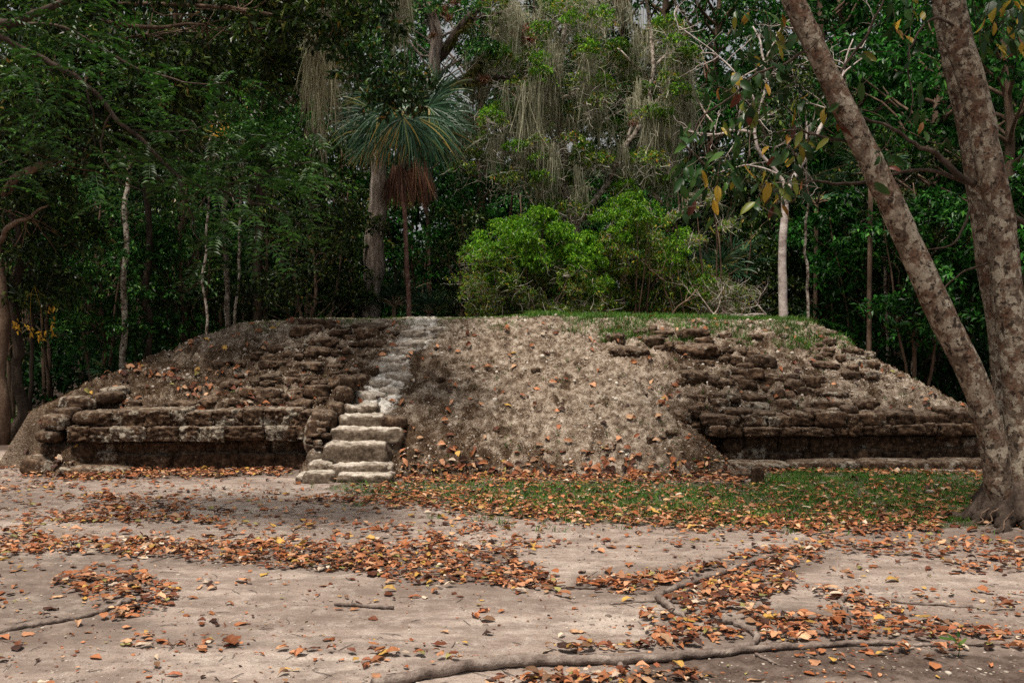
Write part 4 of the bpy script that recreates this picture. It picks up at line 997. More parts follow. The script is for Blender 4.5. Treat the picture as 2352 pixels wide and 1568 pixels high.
# low understory
GU = 'low understory trees behind the mound'
def under(x, Y, label, seed, leaf='blue', H=4.5, crown=((0, 0, 2.8), (1.3, 1.0, 1.8)), npads=26, pr=(.35, .6), L=(.07, .11), ncl=46, k=6, barkm='bark_brown', r=.05, **kw):
    b = at(x, 715, Y); b[2] = 0; rs_ = np.random.RandomState(seed)
    pads = ell_pads(rs_, b + np.array(crown[0]), crown[1], npads, .3)
    tr = [b, b + [.08, 0, H * .3], b + [-.05, 0, H * .6], b + [.1, 0, H * .95]]
    ex = [([b + [.1, .05, 0], b + [.35, .1, H * .35], b + [.6, .0, H * .8]], [r * .7, r * .5, r * .2]), ([b + [-.1, .0, 0], b + [-.3, .1, H * .35], b + [-.7, .1, H * .8]], [r * .7, r * .5, r * .2])]
    return make_tree('understory_tree', label, 'small tree', tr, [r, r * .8, r * .6, r * .2], barkm, pads, rs_.uniform(pr[0], pr[1], npads), leaf, L, ncl, k, .35, .5, GU, 6, seed, r * .35, extra_trunks=ex, **kw)
uA = under(420, 18.5, 'bluish green small tree just above the left slope of the mound', 31, npads=30)
uB = under(620, 19.5, 'dark green small tree left of the furrowed trunk', 32, leaf='dark', npads=30)
uC = under(1090, 21, 'rich green shrub tree in the dark between the palm and the lime bush', 33, leaf='rich')
uD = under(1990, 19, 'rich green small tree above the right shoulder of the mound', 34, leaf='rich', L=(.10, .16), ncl=34)
def cu(src, x, Y, rot, sc, label): b = at(x, 715, Y); b[2] = 0; return copy_thing(src, b, rot, sc, label, GU)
for src, x, Y, rot, sc, lab in (
    (uA, 230, 17.5, 1., 1.0, 'bluish green small tree behind the pale birch like trunk'), (uA, 110, 19, 2., 1.05, 'bluish green small tree in shade beside the yellow leaf sprig'),
    (uB, 330, 21, 1.5, 1.15, 'dark green small tree behind the twisted brown trunk'), (uA, 520, 21.5, 3.2, 1.2, 'taller bluish green small tree among the thin pale stems'),
    (uB, 720, 18.2, 4., .95, 'dark green small tree under the moss curtain'), (uB, 790, 20.5, 2., 1.2, 'taller dark green small tree touching the furrowed trunk'),
    (uC, 950, 23, 1., 1.2, 'rich green small tree behind the thin palm stem'), (uB, 1060, 19.5, 5., .85, 'dark green small tree beside the lime bush'),
    (uC, 1250, 24, 2.5, 1.3, 'rich green small tree behind the lime bush'), (uC, 1560, 23, 3., 1.2, 'rich green small tree behind the olive bush'),
    (uB, 1680, 20, .6, 1.0, 'dark green small tree behind the fallen bare branches'), (uB, 1760, 23, 1.9, 1.3, 'dark green small tree behind the white trunk'),
    (uD, 1900, 22, 4.4, 1.1, 'rich green small tree beyond the thin pole trunk'), (uD, 2110, 17.5, 2.8, .95, 'rich green small tree seen left of the leaning trunk foot'),
    (uD, 2230, 20, 1.2, 1.15, 'rich green small tree between leaning and upright trunks'), (uB, 2060, 23, 3.3, 1.2, 'dark green small tree deep behind the right slope'),
    (uD, 2390, 16.5, .3, 1.0, 'rich green small tree at the right edge behind the trunks'), (uB, 20, 16.5, 5.1, .9, 'dark green small tree behind the far left trunk'),
    (uB, 450, 25, 2.7, 1.5, 'tall dark green small tree deep in the left wood'), (uB, -90, 20, 1.7, 1.3, 'dark green small tree at the left edge of the wood')):
    cu(src, x, Y, rot, sc, lab)

# ------------------------------------------------------------ thin and pale trunks
GT = 'slender trunks in the wood'
def pole(pts, Y, w, label, barkm='bark_pale', twig=2.4, seed=0, tree_top=True, leaf='dark'):
    """pts (x,y) from the lowest seen up; continued to the ground and up into a small crown"""
    P = [at(x, y, Y) for x, y in pts]
    b = P[0] + (P[0] - P[1]) * (P[0][2] / max(.3, P[1][2] - P[0][2])) * .6; b[2] = 0; P = [b] + P
    top = P[-1] + (P[-1] - P[-2]) * .6; top[2] = max(top[2], P[-1][2] + 1.0); P.append(top)
    rad = np.array(w) / FPX * Y / 2 if hasattr(w, '__len__') else np.full(len(P), w / FPX * Y / 2); rad = np.interp(np.linspace(0, 1, len(P)), np.linspace(0, 1, len(rad)), rad); rad[-1] *= .6
    rs_ = np.random.RandomState(seed); pads = ell_pads(rs_, top + [0, 0, .6], (1., .8, .8), 9)
    return make_tree('slender_tree', label, 'tree', P, rad, barkm, pads, .5, leaf, (.07, .12), 36, 6, .3, .5, GT, 8, seed, .018, amp=.28)
pole([(284, 830), (287, 700), (289, 560), (293, 430)], 17.0, (15, 15, 13, 11), 'pale blotchy thin trunk left of the mound, brightest of its neighbours', seed=1)
pole([(345, 830), (342, 720), (330, 690), (345, 560), (336, 440)], 17.6, (17, 15, 16, 14, 12), 'brown twisted trunk beside the pale blotchy one', 'bark_dark', seed=2)
pole([(470, 760), (468, 600), (474, 480)], 16.8, (6, 6, 5), 'very thin pale stem over the left slope', seed=3)
pole([(521, 745), (520, 620), (516, 480), (520, 420)], 18.2, (15, 14, 12, 10), 'grey trunk above the left end of the mound top', seed=4)
pole([(541, 745), (548, 640), (551, 540)], 17.8, (7, 7, 5), 'thin leaning stem next to the grey trunk', seed=5)
pole([(640, 740), (652, 640), (640, 560)], 21, (12, 11, 9), 'shaded brown trunk midway to the furrowed trunk', 'bark_brown', seed=6)
pole([(990, 740), (988, 600), (978, 480)], 22, (14, 12, 10), 'reddish brown trunk in the dark just right of the palm stem', 'bark_red', seed=7)
pole([(1851, 728), (1853, 640), (1850, 560), (1852, 480)], 17.6, (7, 7, 6, 5), 'thin whitish stem beside the white trunk', 'bark_pale', seed=8)
pole([(2034, 830), (2036, 700), (2033, 600)], 18.5, (7, 7, 6), 'thin grey stem above the right slope', 'bark_pale', seed=9)
pole([(2102, 900), (2100, 800), (2103, 740)], 18, (7, 7, 6), 'thin pale stem low behind the right slope', 'bark_pale', seed=10)
pole([(1165, 715), (1160, 600), (1172, 500)], 22, (8, 7, 6), 'thin dark stem behind the lime bush', 'bark_brown', seed=11)
pole([(2160, 930), (2150, 700), (2160, 560)], 22, (30, 26, 22), 'thick dark trunk in the shade at right', 'bark_dark', seed=12)
pole([(1925, 760), (1930, 640), (1920, 500)], 23, (32, 28, 24), 'thick dark trunk in deep shade beyond the white trunk', 'bark_dark', seed=13)
# left edge trunks
def edge_trunk(pts, Y, w, label, barkm, seed, pads, leaf, **kw):
    P = [at(x, y, Y) for x, y in pts]; P[0][2] = -.03
    return make_tree('edge_tree', label, 'tree', P, np.array(w) / FPX * Y / 2, barkm, pads, kw.pop('pr', .5), leaf, seed=seed, **kw)
rs_ = np.random.RandomState(77)
# broad dark canopy that hangs into the upper left (limbs brown, leaves small and dark)
Yh = 12.6
pd = []
for (x0, x1, y0, y1, n, Ya, Yb) in ((-60, 690, -120, 120, 62, 11.2, 14.5), (-60, 560, 100, 260, 34, 11.6, 14), (0, 400, 240, 380, 18, 12, 14.5), (560, 860, -100, 70, 18, 10.6, 13), (640, 700, 80, 200, 6, 12.6, 13.5), (-60, 260, 380, 560, 12, 13, 14.6), (-80, 130, 560, 720, 7, 13.2, 14.6)):
    for i in range(n): pd.append(at(rs_.uniform(x0, x1), rs_.uniform(y0, y1), rs_.uniform(Ya, Yb)))
big = edge_trunk([(8, 1030), (6, 850), (2, 700), (-12, 560), (-30, 420), (-60, 200), (-80, -100)], 13.4, (34, 28, 28, 30, 28, 24, 16), 'reddish brown trunk at the left edge carrying the dark canopy overhead', 'bark_brown', 41, pd, 'dark', L=(.075, .125), ncl=44, k=6, droop=.35, limb_r=.022, pr=.42, limb=False, wl=.42)
mb = MB(); b = np.array(big.location)
def limb(pts, w, Ys, mbx, b, seg=8, wig=.04, seed=0):
    P = [at(x, y, Y) for (x, y), Y in zip(pts, Ys)]; rad = [wi / FPX * Y / 2 for wi, Y in zip(w, Ys)]
    return tube(mbx, np.array(P) - b, rad, len(P) * 5, seg, .15, 6, wig, np.random.RandomState(seed))
limb([(-30, 480), (10, 440), (60, 392), (126, 374)], (26, 22, 20, 14), (13.4, 13.2, 13, 13), mb, b)
limb([(-60, 260), (60, 200), (110, 160), (176, 138), (250, 105), (302, 86), (345, 80)], (20, 16, 14, 13, 10, 7, 4), (13.4, 13, 12.8, 12.6, 12.5, 12.4, 12.4), mb, b)
limb([(-60, 210), (150, 60), (350, 62), (470, 55)], (16, 12, 9, 5), (13.4, 12.5, 12, 11.8), mb, b)
limb([(0, 560), (20, 520), (60, 500), (110, 470)], (14, 12, 8, 4), (13.4, 13.2, 13, 13), mb, b)
limb([(-70, 100), (150, 20), (420, 10), (640, 40), (780, 90)], (18, 13, 9, 7, 4), (13.3, 12.5, 12, 11.6, 11.4), mb, b)
limb([(760, 80), (800, 140), (840, 190), (905, 202), (965, 192)], (5, 5, 5, 4, 2), (11.4, 11.2, 11, 11, 11), mb, b)
allp = np.array(pd) - b; rl = np.random.RandomState(3)
mainp = np.array([at(x, y, Y) for x, y, Y in ((126, 374, 13), (110, 160, 12.8), (250, 105, 12.5), (345, 80, 12.4), (300, 62, 12.2), (470, 55, 11.8), (150, 20, 12.5), (420, 10, 12), (640, 40, 11.6), (780, 90, 11.4), (60, 500, 13), (-30, 420, 13.4), (560, 25, 11.7))]) - b
for p in allp:
    q = mainp[np.argmin(np.linalg.norm(mainp - p, axis=1))]
    tube(mb, [q, q * .5 + p * .5 + rl.normal(size=3) * .18, p], [.008, .006, .003], 9, 5, cap=False, wig=.12, rng=rl)
mb.build('limb', M['bark_brown'], big)
pd = [at(x, y, Y) for x, y, Y in ((800, 60, 11), (830, 120, 10.8), (810, 170, 10.8), (860, 20, 11), (880, 190, 10.7), (925, 215, 10.7), (870, 235, 10.8), (960, 185, 10.9), (905, 165, 10.9), (780, 110, 11), (930, 240, 10.9))]
mb = MB(); foliage(mb, np.array(pd) - b, .22, 34, 5, (.06, .10), rs_, .35, .7)
mb.build('hanging_spray', M['near'], big, False)
edge_trunk([(38, 1018), (52, 930), (36, 860), (44, 780), (30, 690), (40, 600), (30, 500)], 13.8, (46, 28, 24, 22, 22, 18, 14), 'dark twisted trunk with a hollow beside the left edge trunk', 'bark_dark', 42,
           [at(x, y, 14.2) for x, y in ((60, 420), (20, 480), (120, 460), (160, 520), (40, 340), (-20, 420), (90, 560))], 'dark', L=(.07, .11), ncl=50, k=6, limb_r=.02, flute=3)
edge_trunk([(72, 1010), (70, 900), (76, 780), (72, 640), (80, 520)], 14.4, (12, 10, 9, 8, 6), 'thin shaded stem close behind the twisted trunk', 'bark_dark', 43, [at(x, y, 14.6) for x, y in ((100, 500), (140, 580), (60, 560), (170, 640), (110, 690))], 'blue', L=(.06, .10), ncl=40, k=6, limb_r=.012)
mb = MB()
for x, y in ((35, 735), (65, 748), (70, 762), (45, 752), (118, 710), (120, 738), (122, 752), (100, 765), (88, 775)):
    P = np.tile(at(x, y, 13.2), (5, 1)) + rs_.normal(size=(5, 3)) * .03; leaf_quads(mb, P, rs_.normal(size=(5, 3)) * .5 + [0, 0, -1], rs_.normal(size=(5, 3)) + [0, -1, 0], rs_.uniform(.06, .1, 5), rs_.uniform(.025, .04, 5))
c0 = at(80, 745, 13.2); strands(mb, np.tile(c0, (6, 1)) + [0, 0, .5], rs_.normal(size=(6, 3)) * .4 + [0, 0, -1], .55, .004, rs_, 6, 0, .15)
local(mb, c0); o = mb.build('withered_sprig', M['yellow'], None, False); o.location = c0; tag(o, 'drooping twig of withered orange leaves near the left edge', 'leafy twig')

# ------------------------------------------------------------ furrowed old tree leaning behind the palm
F_ = [(846, 740), (852, 660), (860, 580), (864, 490), (872, 400), (884, 330), (930, 255), (985, 200), (1000, 130), (1000, 60), (985, 0), (975, -90)]
Pf = [at(x, y, 19 + i * .05) for i, (x, y) in enumerate(F_)]; bF = Pf[0].copy(); bF[2] = 0; bF[0] -= .05
wF = (62, 50, 46, 44, 42, 36, 32, 32, 28, 26, 26, 22, 16)
rsF = np.random.RandomState(5)
pd = [at(rsF.uniform(x0, x1), rsF.uniform(y0, y1), rsF.uniform(19, 22.5)) for (x0, x1, y0, y1, n) in ((850, 1100, -160, 0, 14), (1030, 1130, 20, 130, 8), (900, 980, 20, 130, 5), (850, 960, -20, 60, 4)) for i in range(n)]
fT = make_tree('furrowed_tree', 'old leaning tree with deeply furrowed grey bark rising behind the fan palm', 'tree', [bF] + Pf, np.array(wF) / FPX * 19.3 / 2, 'bark_furrow', pd, rsF.uniform(.3, .55, len(pd)), 'blue', (.07, .11), 40, 6, seed=51, seg=16, flute=5, amp=.22, limb_r=.03)
mb = MB()
limb([(1003, 140), (1020, 125), (1040, 90), (1062, 60), (1085, 35), (1110, -10), (1120, -80)], (16, 22, 22, 20, 18, 14, 10), [19.5] * 7, mb, bF, 10, .05, 1)
limb([(1070, 48), (1110, 38), (1150, 28)], (10, 8, 4), [19.5] * 3, mb, bF)
limb([(985, 195), (1020, 205), (1055, 192), (1085, 165), (1110, 130)], (18, 24, 20, 14, 6), [19.6] * 5, mb, bF, 10)
limb([(1020, 205), (1070, 190), (1130, 178), (1170, 182)], (18, 18, 14, 8), [19.4] * 4, mb, bF)
limb([(1000, 90), (985, 50), (960, 0), (940, -60)], (14, 12, 10, 6), [19.6] * 4, mb, bF)
mb.build('limb', M['bark_dark'], fT)
mb = MB()   # resurrection fern and moss thick on the limbs
Pm = []
for (x0, y0, x1, y1, n, wd) in ((1010, 200, 1060, 190, 260, 14), (1060, 190, 1110, 140, 220, 12), (1030, 110, 1080, 45, 160, 10), (1060, 190, 1140, 180, 120, 8)):
    t_ = rsF.rand(n); Pm.append(np.array([at(x0 + (x1 - x0) * a, y0 + (y1 - y0) * a + rsF.normal() * wd * .5, 19.4 + rsF.normal() * .06) for a in t_]))
Pm = np.vstack(Pm); n = len(Pm); strands(mb, Pm - bF, rsF.normal(size=(n, 3)) * [1, 1, .6] + [0, 0, -.2], rsF.uniform(.10, .26, n), .022, rsF, 4, .5, .2)
mb.build('fern_moss', M['moss_green'], fT, False)
def bromeliad(x, y, Y, r, label, m='rust', n=110, seed=0):
    c = at(x, y, Y); rs_ = np.random.RandomState(seed); mb = MB()
    strands(mb, np.zeros((n, 3)) + rs_.normal(size=(n, 3)) * r * .12, in_ball(rs_, n, .8) + [0, -.1, .25], rs_.uniform(.6, 1.1, n) * r, r * .12, rs_, 5, .16, .1, .9)
    o = mb.build('bromeliad', M[m], None, False); o.location = c; tag(o, label, 'air plant', 'air plants perched on branches')
for i, (x, y, Y, r, lab, m) in enumerate(((1012, 22, 19.2, .20, 'rust brown air plant on the fork of the furrowed trunk', 'rust'), (1030, 42, 19.1, .14, 'smaller rust brown air plant just under the fork', 'rust'), (1048, 4, 19.3, .16, 'brown air plant above the fork at the picture top', 'rust'),
    (993, 82, 19.2, .12, 'brown air plant halfway up the upper furrowed trunk', 'rust'), (1112, 182, 19.1, .16, 'reddish air plant lying on the dark horizontal limb', 'rust'), (1196, 72, 20.2, .26, 'bright red air plant high in the moss draped tree', 'red'),
    (1215, 92, 20.1, .2, 'red air plant hanging just below the bright red one', 'red'), (1210, 304, 20, .2, 'orange red air plant on a pale branch beside the palm crown', 'red'), (1455, 282, 20, .16, 'small red air plant in the middle of the moss draped tree', 'red'),
    (1500, 290, 20, .16, 'small rusty air plant right of centre in the moss draped tree', 'rust'), (1565, 205, 20, .17, 'rusty air plant where an arching pale branch ends', 'rust'), (1425, 8, 20, .24, 'dark rust air plant at the very top of the moss draped tree', 'rust'),
    (1207, 166, 20.2, .15, 'dark brown air plant low between moss strands', 'rust'), (1572, 85, 20, .14, 'brown air plant at the top right of the moss draped tree', 'rust'))):
    bromeliad(x, y, Y, r, lab, m, seed=i)

# ------------------------------------------------------------ fan palm
def fan(mbs, key, hub0, d, pet, Rr, rs, nseg=30, span=1.9, grav=.28, w=.032, mbp=None):
    d = d / np.linalg.norm(d); hub = hub0 + d * pet * .85; hub = hub + np.array([0, 0, -.12 * pet])
    if mbp is not None: tube(mbp, [hub0, (hub0 + hub) / 2 + [0, 0, .06 * pet], hub], [.014, .011, .008], 6, 4, cap=False)
    side = np.cross(d, [0, 0, 1.]); side = side / (np.linalg.norm(side) + 1e-6)
    a = np.linspace(-span, span, nseg) + rs.normal(size=nseg) * .03
    D = np.cos(a)[:, None] * d + np.sin(a)[:, None] * side + np.array([0, 0, .12])
    up = np.cross(side, d)
    L = Rr * (1 - .18 * (np.abs(a) / span) ** 2) * rs.uniform(.88, 1.05, nseg)
    strands(mbs[key], np.repeat(hub[None], nseg, 0), D, L, w, rs, 7, grav, .03, .85, flat=np.broadcast_to(up, D.shape) + rs.normal(size=D.shape) * .25)
rsP = np.random.RandomState(9)
Yp = 18.2; hubP = at(918, 300, Yp); bP = at(940, 740, Yp); bP[2] = 0
palm = empty('fan_palm', bP); tag(palm, 'fan palm with drooping green fans and a skirt of dead red brown fronds', 'palm')
mb = MB(); tube(mb, np.array([bP, at(940, 728, Yp), at(934, 600, Yp), at(930, 500, Yp), at(926, 400, Yp), hubP]) - bP, [.055, .05, .042, .042, .05, .07], 30, 10, .2, 8); mb.build('trunk', M['bark_red'], palm)
mbs = {k: MB() for k in ('palm', 'palm_yellow', 'palm_dead')}; mbp = MB()
for i in range(12):
    az = i * 2.399; el = 1.1 - 1.0 * (i / 11.); d = np.array([math.cos(az) * math.cos(el), abs(math.sin(az)) * math.cos(el), math.sin(el)])
    fan(mbs, 'palm', hubP - bP, d, rsP.uniform(.5, .8), rsP.uniform(.7, .9), rsP, 34, 1.5, .12, .030, mbp)
def fan_at(key, hx, hy, dY, tx, ty, R_, span, grav, n=34):
    h0 = at(hx, hy, Yp + dY) - bP; d = at(tx, ty, Yp + dY - .15) - bP - h0; d = d / np.linalg.norm(d)
    tube(mbp, [hubP - bP, (hubP - bP + h0) / 2 + [0, 0, .05], h0], [.016, .012, .009], 6, 4, cap=False)
    side = np.cross(d, [0, -1., .25]); side /= np.linalg.norm(side); a = np.linspace(-span, span, n) + rsP.normal(size=n) * .04
    D = np.cos(a)[:, None] * d + np.sin(a)[:, None] * side + rsP.normal(size=(n, 3)) * .03
    strands(mbs[key], np.repeat(h0[None], n, 0), D, R_ * rsP.uniform(.8, 1.05, n), .034, rsP, 7, grav, .03, .8, flat=np.broadcast_to(np.array([0, -1., .3]), D.shape) + rsP.normal(size=D.shape) * .35)
for a_ in (('palm', 868, 262, -.5, 800, 280, .85, 1.5, .13), ('palm', 845, 300, -.3, 785, 330, .7, 1.2, .16), ('palm', 890, 235, -.2, 850, 200, .7, 1.3, .10), ('palm', 960, 240, -.2, 1000, 195, .85, 1.4, .10), ('palm', 995, 275, -.4, 1060, 280, .75, 1.5, .14),
           ('palm', 1000, 300, -.2, 1050, 340, .8, 1.2, .16), ('palm', 975, 305, -.7, 1000, 360, .9, 1.1, .15), ('palm_yellow', 903, 285, -.8, 915, 350, .85, 1.15, .16), ('palm', 940, 290, -.9, 950, 350, .8, 1.3, .15), ('palm', 870, 310, -.6, 850, 360, .75, 1.1, .14), ('palm', 925, 215, -.1, 930, 150, .8, 1.6, .08), ('palm', 900, 250, -.6, 880, 330, .85, 1.3, .15), ('palm', 955, 270, -.8, 990, 330, .9, 1.3, .15), ('palm', 860, 230, -.2, 810, 220, .8, 1.4, .14), ('palm', 985, 245, -.5, 1045, 240, .85, 1.4, .14), ('palm', 925, 270, -.9, 925, 340, .7, 1.5, .18), ('palm', 835, 275, .1, 780, 300, .7, 1.3, .16), ('palm', 1015, 265, .1, 1070, 310, .7, 1.3, .18), ('palm_yellow', 850, 335, .1, 820, 380, .55, .9, .1), ('palm', 1010, 215, .2, 1050, 175, .7, 1.3, .1)):
    fan_at(*a_)
for (x, y) in ():   # yellowing older fans in front
    d = at(x, y + 30, Yp - .7) - hubP; fan(mbs, 'palm_yellow' if rsP.rand() < .55 else 'palm', hubP - bP, d, .4, .95, rsP, 36, 1.3, .40, .030, mbp)
for a_ in (('palm_dead', 918, 365, -.35, 924, 430, .95, .33, .10), ('palm_dead', 905, 372, -.2, 900, 430, .8, .25, .12), ('palm_dead', 955, 362, -.3, 962, 430, .95, .33, .10), ('palm_dead', 975, 368, 0, 985, 430, .8, .25, .12), ('palm_dead', 938, 355, .2, 940, 430, .95, .4, .12)): fan_at(*a_)
for i in range(2):
    az = i * 2.399; d = np.array([math.cos(az) * .3 + .1, math.sin(az) * .5 - .15, -1.]); fan(mbs, 'palm_dead', hubP - bP + [.02, 0, -.25], d, .4, .85, rsP, 28, .8, .22, .04, mbp)
for k, nme in (('palm', 'green_fronds'), ('palm_yellow', 'yellow_fronds'), ('palm_dead', 'dead_fronds')): mbs[k].build(nme, M[k], palm, False)
mbp.build('leaf_stalks', M['palm_yellow'], palm)
def palmetto(x, y, Y, s, label, n=11, seed=0, m='palm'):
    b = at(x, y, Y); rs_ = np.random.RandomState(seed); g = b.copy(); g[2] = 0
    mbs = {m: MB()}; mbp = MB()
    tube(mbp, [(0, 0, 0), b - g], [.05, .04], 6, 6)
    for i in range(n):
        az = i * 2.399; el = rs_.uniform(.2, 1.2); d = np.array([math.cos(az) * math.cos(el), math.sin(az) * math.cos(el), math.sin(el)]); fan(mbs, m, b - g, d, .4 * s, .5 * s, rs_, 22, 1.6, .14, .03 * s, mbp)
    r_ = empty('palmetto', g); tag(r_, label, 'palm', 'low fan palms in the undergrowth'); mbs[m].build('fronds', M[m], r_, False); mbp.build('leaf_stalks', M['bark_brown'], r_)
for i, (x, y, Y, s, lab) in enumerate(((905, 705, 18.8, 1.1, 'low fan palm between the furrowed trunk and the palm stem'), (985, 722, 18.5, .8, 'low fan palm to the right of the palm stem'), (815, 715, 19, .8, 'low fan palm to the left of the furrowed trunk'),
    (610, 720, 18.5, .9, 'low fan palm above the leaf covered left crest'), (265, 872, 15.5, .7, 'pale low fan palm peeping over the left slope'), (1640, 640, 19.5, 1.2, 'low fan palm in shade above the fallen branches'), (1690, 610, 21, 1.2, 'shaded low fan palm left of the white trunk'),
    (2000, 400, 17.5, 1.0, 'fan palm in shade just left of the leaning trunk'), (1875, 470, 20, 1.3, 'fan palm crown in shade behind the thin whitish stem'))):
    palmetto(x, y, Y, s, lab, seed=i + 60)

# ------------------------------------------------------------ bushes in front of the wood
def bush(label, boxes, Yc, leaf, L, ncl, k, seed, pr=(.16, .30), twigs=300, base=None, dy=1.1, twigm='twig', name='bush', stems=5):
    rs_ = np.random.RandomState(seed); pads = []
    for (x0, x1, y0, y1, n) in boxes:
        for i in range(n):
            u, v = rs_.uniform(-1, 1, 2)
            while u * u + v * v > 1: u, v = rs_.uniform(-1, 1, 2)
            dd = math.sqrt(max(0, 1 - u * u - v * v)); pads.append(at((x0 + x1) / 2 + u * (x1 - x0) / 2, (y0 + y1) / 2 + v * (y1 - y0) / 2, Yc + rs_.uniform(-1, .6) * dd * dy))
    pads = np.array(pads); b = pads.mean(0); b[2] = 0; b[1] = Yc
    root_ = empty(name, b); tag(root_, label, 'bush')
    mb = MB()
    for i in range(stems * 4):
        p = pads[rs_.randint(len(pads))] - b; s0 = np.array([rs_.uniform(-.3, .3), rs_.uniform(-.2, .2), 0]); m_ = s0 * .4 + p * .5 + [rs_.normal() * .1, 0, .25]
        tube(mb, [s0, m_, p], [.022, .014, .005], 9, 5, cap=False, wig=.08, rng=rs_)
    mb.build('stems', M['bark_brown'], root_)
    mb = MB(); Pc, tw = foliage(mb, pads - b, rs_.uniform(pr[0] * .6, pr[1] * 1.05, len(pads)), ncl, k, L, rs_, .45, .55, .42)
    mb.build('foliage', M[leaf], root_, False)
    if twigs:
        mb = MB(); i = rs_.randint(len(Pc), size=twigs); q = strands(mb, Pc[i] - tw[i] * .15, tw[i] + rs_.normal(size=(twigs, 3)) * .4, rs_.uniform(.12, .45, twigs), .008, rs_, 5, .0, .25); mb.build('twigs', M[twigm], root_, False)
    return root_
bush('bright lime green bush crowning the middle of the mound skyline', [(1100, 1335, 500, 610, 50), (1120, 1330, 560, 700, 34), (1190, 1270, 482, 510, 5), (1085, 1130, 545, 620, 7), (1310, 1370, 560, 640, 7)], 17.4, 'lime', (.045, .075), 44, 6, 61, twigs=160)
bush('dull olive bush wrapped round the foot of the lime bush', [(1055, 1200, 550, 735, 42), (1150, 1400, 610, 735, 52)], 17.2, 'olive', (.035, .06), 34, 5, 62, twigs=1100)
bush('second green bush with yellow flecks right of the lime bush', [(1300, 1420, 610, 720, 26), (1380, 1560, 480, 640, 40), (1420, 1640, 590, 735, 50), (1560, 1740, 640, 735, 22)], 18., 'olive', (.045, .07), 36, 5, 63, twigs=900)
bush('fresh green top sprays standing over the second bush', [(1370, 1530, 465, 560, 24), (1290, 1410, 610, 700, 22), (1500, 1600, 520, 620, 12), (1320, 1390, 540, 610, 8), (1430, 1460, 445, 470, 3), (1560, 1660, 610, 690, 9)], 17.9, 'lime', (.045, .07), 34, 6, 64, pr=(.12, .22), twigs=60)
bush('thin yellowish bush with bare twigs at the crest before the white trunk', [(1600, 1760, 650, 730, 12), (1540, 1680, 440, 560, 10)], 17.2, 'olive', (.035, .06), 20, 5, 65, twigs=700, pr=(.14, .24))
# ------------------------------------------------------------ recursive bare branching
def branching(mb, p, d, L, r, depth, rs, spread=.6, curl=.12, seg=5, up=.0, out=None):
    pts = [p]; q = p.copy(); dd = d / np.linalg.norm(d)
    for i in range(4): dd = dd + rs.normal(size=3) * curl + [0, 0, up]; dd /= np.linalg.norm(dd); q = q + dd * L / 4; pts.append(q)
    tube(mb, pts, np.linspace(r, r * .55, 5), 9, seg if r > .01 else 4, .08, 8, 0, cap=False)
    if out is not None: out.append(q)
    if depth:
        for i in range(rs.randint(2, 4)):
            j = rs.randint(2, 5); nd = dd + rs.normal(size=3) * spread; branching(mb, pts[j], nd, L * rs.uniform(.55, .8), r * (.55 if j == 4 else .42), depth - 1, rs, spread, curl, seg, up, out)

# moss draped pale tree
rsE = np.random.RandomState(15); Ye = 20.2
bE = at(1328, 720, Ye); bE[2] = 0
eT = empty('moss_draped_tree', bE); tag(eT, 'broad pale twiggy tree with bright green tufts, hung all over with grey moss', 'tree')
mb = MB()
limb([(1336, 900), (1333, 720), (1335, 610), (1322, 520), (1300, 440), (1290, 330), (1280, 200), (1300, 60), (1290, -60)], (32, 28, 24, 20, 20, 18, 16, 12, 8), [Ye] * 9, mb, bE, 10, .05, 1)
mb.build('trunk', M['bark_pale'], eT)
mb = MB()
for pts, w in (([(1322, 520), (1380, 440), (1440, 330), (1480, 260), (1500, 160), (1490, 60), (1480, -40)], (14, 14, 13, 12, 11, 9, 7)), ([(1480, 260), (1530, 215), (1580, 205), (1605, 240), (1640, 290), (1650, 330)], (8, 7, 6, 5, 4, 3)),
               ([(1440, 330), (1475, 180), (1440, 135), (1415, 110)], (7, 7, 5, 3)), ([(1290, 330), (1230, 325), (1160, 300), (1100, 270), (1060, 280)], (11, 9, 7, 6, 4)), ([(1280, 260), (1240, 220), (1200, 190), (1180, 170)], (9, 8, 6, 4)),
               ([(1290, 230), (1345, 190), (1350, 110), (1335, 80)], (10, 9, 7, 4)), ([(1500, 160), (1560, 80), (1550, 20), (1540, -30)], (8, 7, 6, 5)), ([(1280, 140), (1240, 60), (1220, -20)], (8, 7, 5)), ([(1380, 440), (1300, 420), (1240, 460), (1220, 500)], (6, 5, 4, 3))):
    limb(pts, w, [Ye + rsE.uniform(-.5, .5) * min(1, i) for i in range(len(pts))], mb, bE, 7, .05, 3)
mb.build('limb', M['bark_pale'], eT)
padE = []
for (x0, x1, y0, y1, n) in ((1130, 1330, -40, 140, 16), (1330, 1560, 60, 240, 26), (1100, 1300, 130, 300, 24), (1300, 1540, 240, 400, 26), (1060, 1290, 290, 440, 22), (1240, 1520, 380, 520, 22), (1520, 1600, 120, 330, 10)):
    for i in range(n): padE.append(at(rsE.uniform(x0, x1), rsE.uniform(y0, y1), rsE.uniform(Ye - 1.3, Ye + 1.3)))
padE = np.array(padE) - bE
mb = MB(); n = 9500; i = rsE.randint(len(padE), size=n); q0 = padE[i] + in_ball(rsE, n) * [.42, .42, .26]
strands(mb, q0, rsE.normal(size=(n, 3)) * [1, 1, .6] + [0, -.2, .2], rsE.uniform(.15, .5, n), .0075, rsE, 6, .02, .3, .5)
mb.build('twigs', M['twig'], eT, False)
mb = MB(); j = rsE.permutation(len(padE))[:120]; foliage(mb, padE[j] + [0, -.1, .12], .30, 46, 5, (.05, .085), rsE, .5, .5)
mb.build('crown', M['olive'], eT, False)
mb = MB(); j = rsE.permutation(len(padE))[:70]; foliage(mb, padE[j] + [0, -.35, .18], .24, 40, 6, (.05, .085), rsE, .5, .45)
mb.build('fresh_tufts', M['lime'], eT, False)
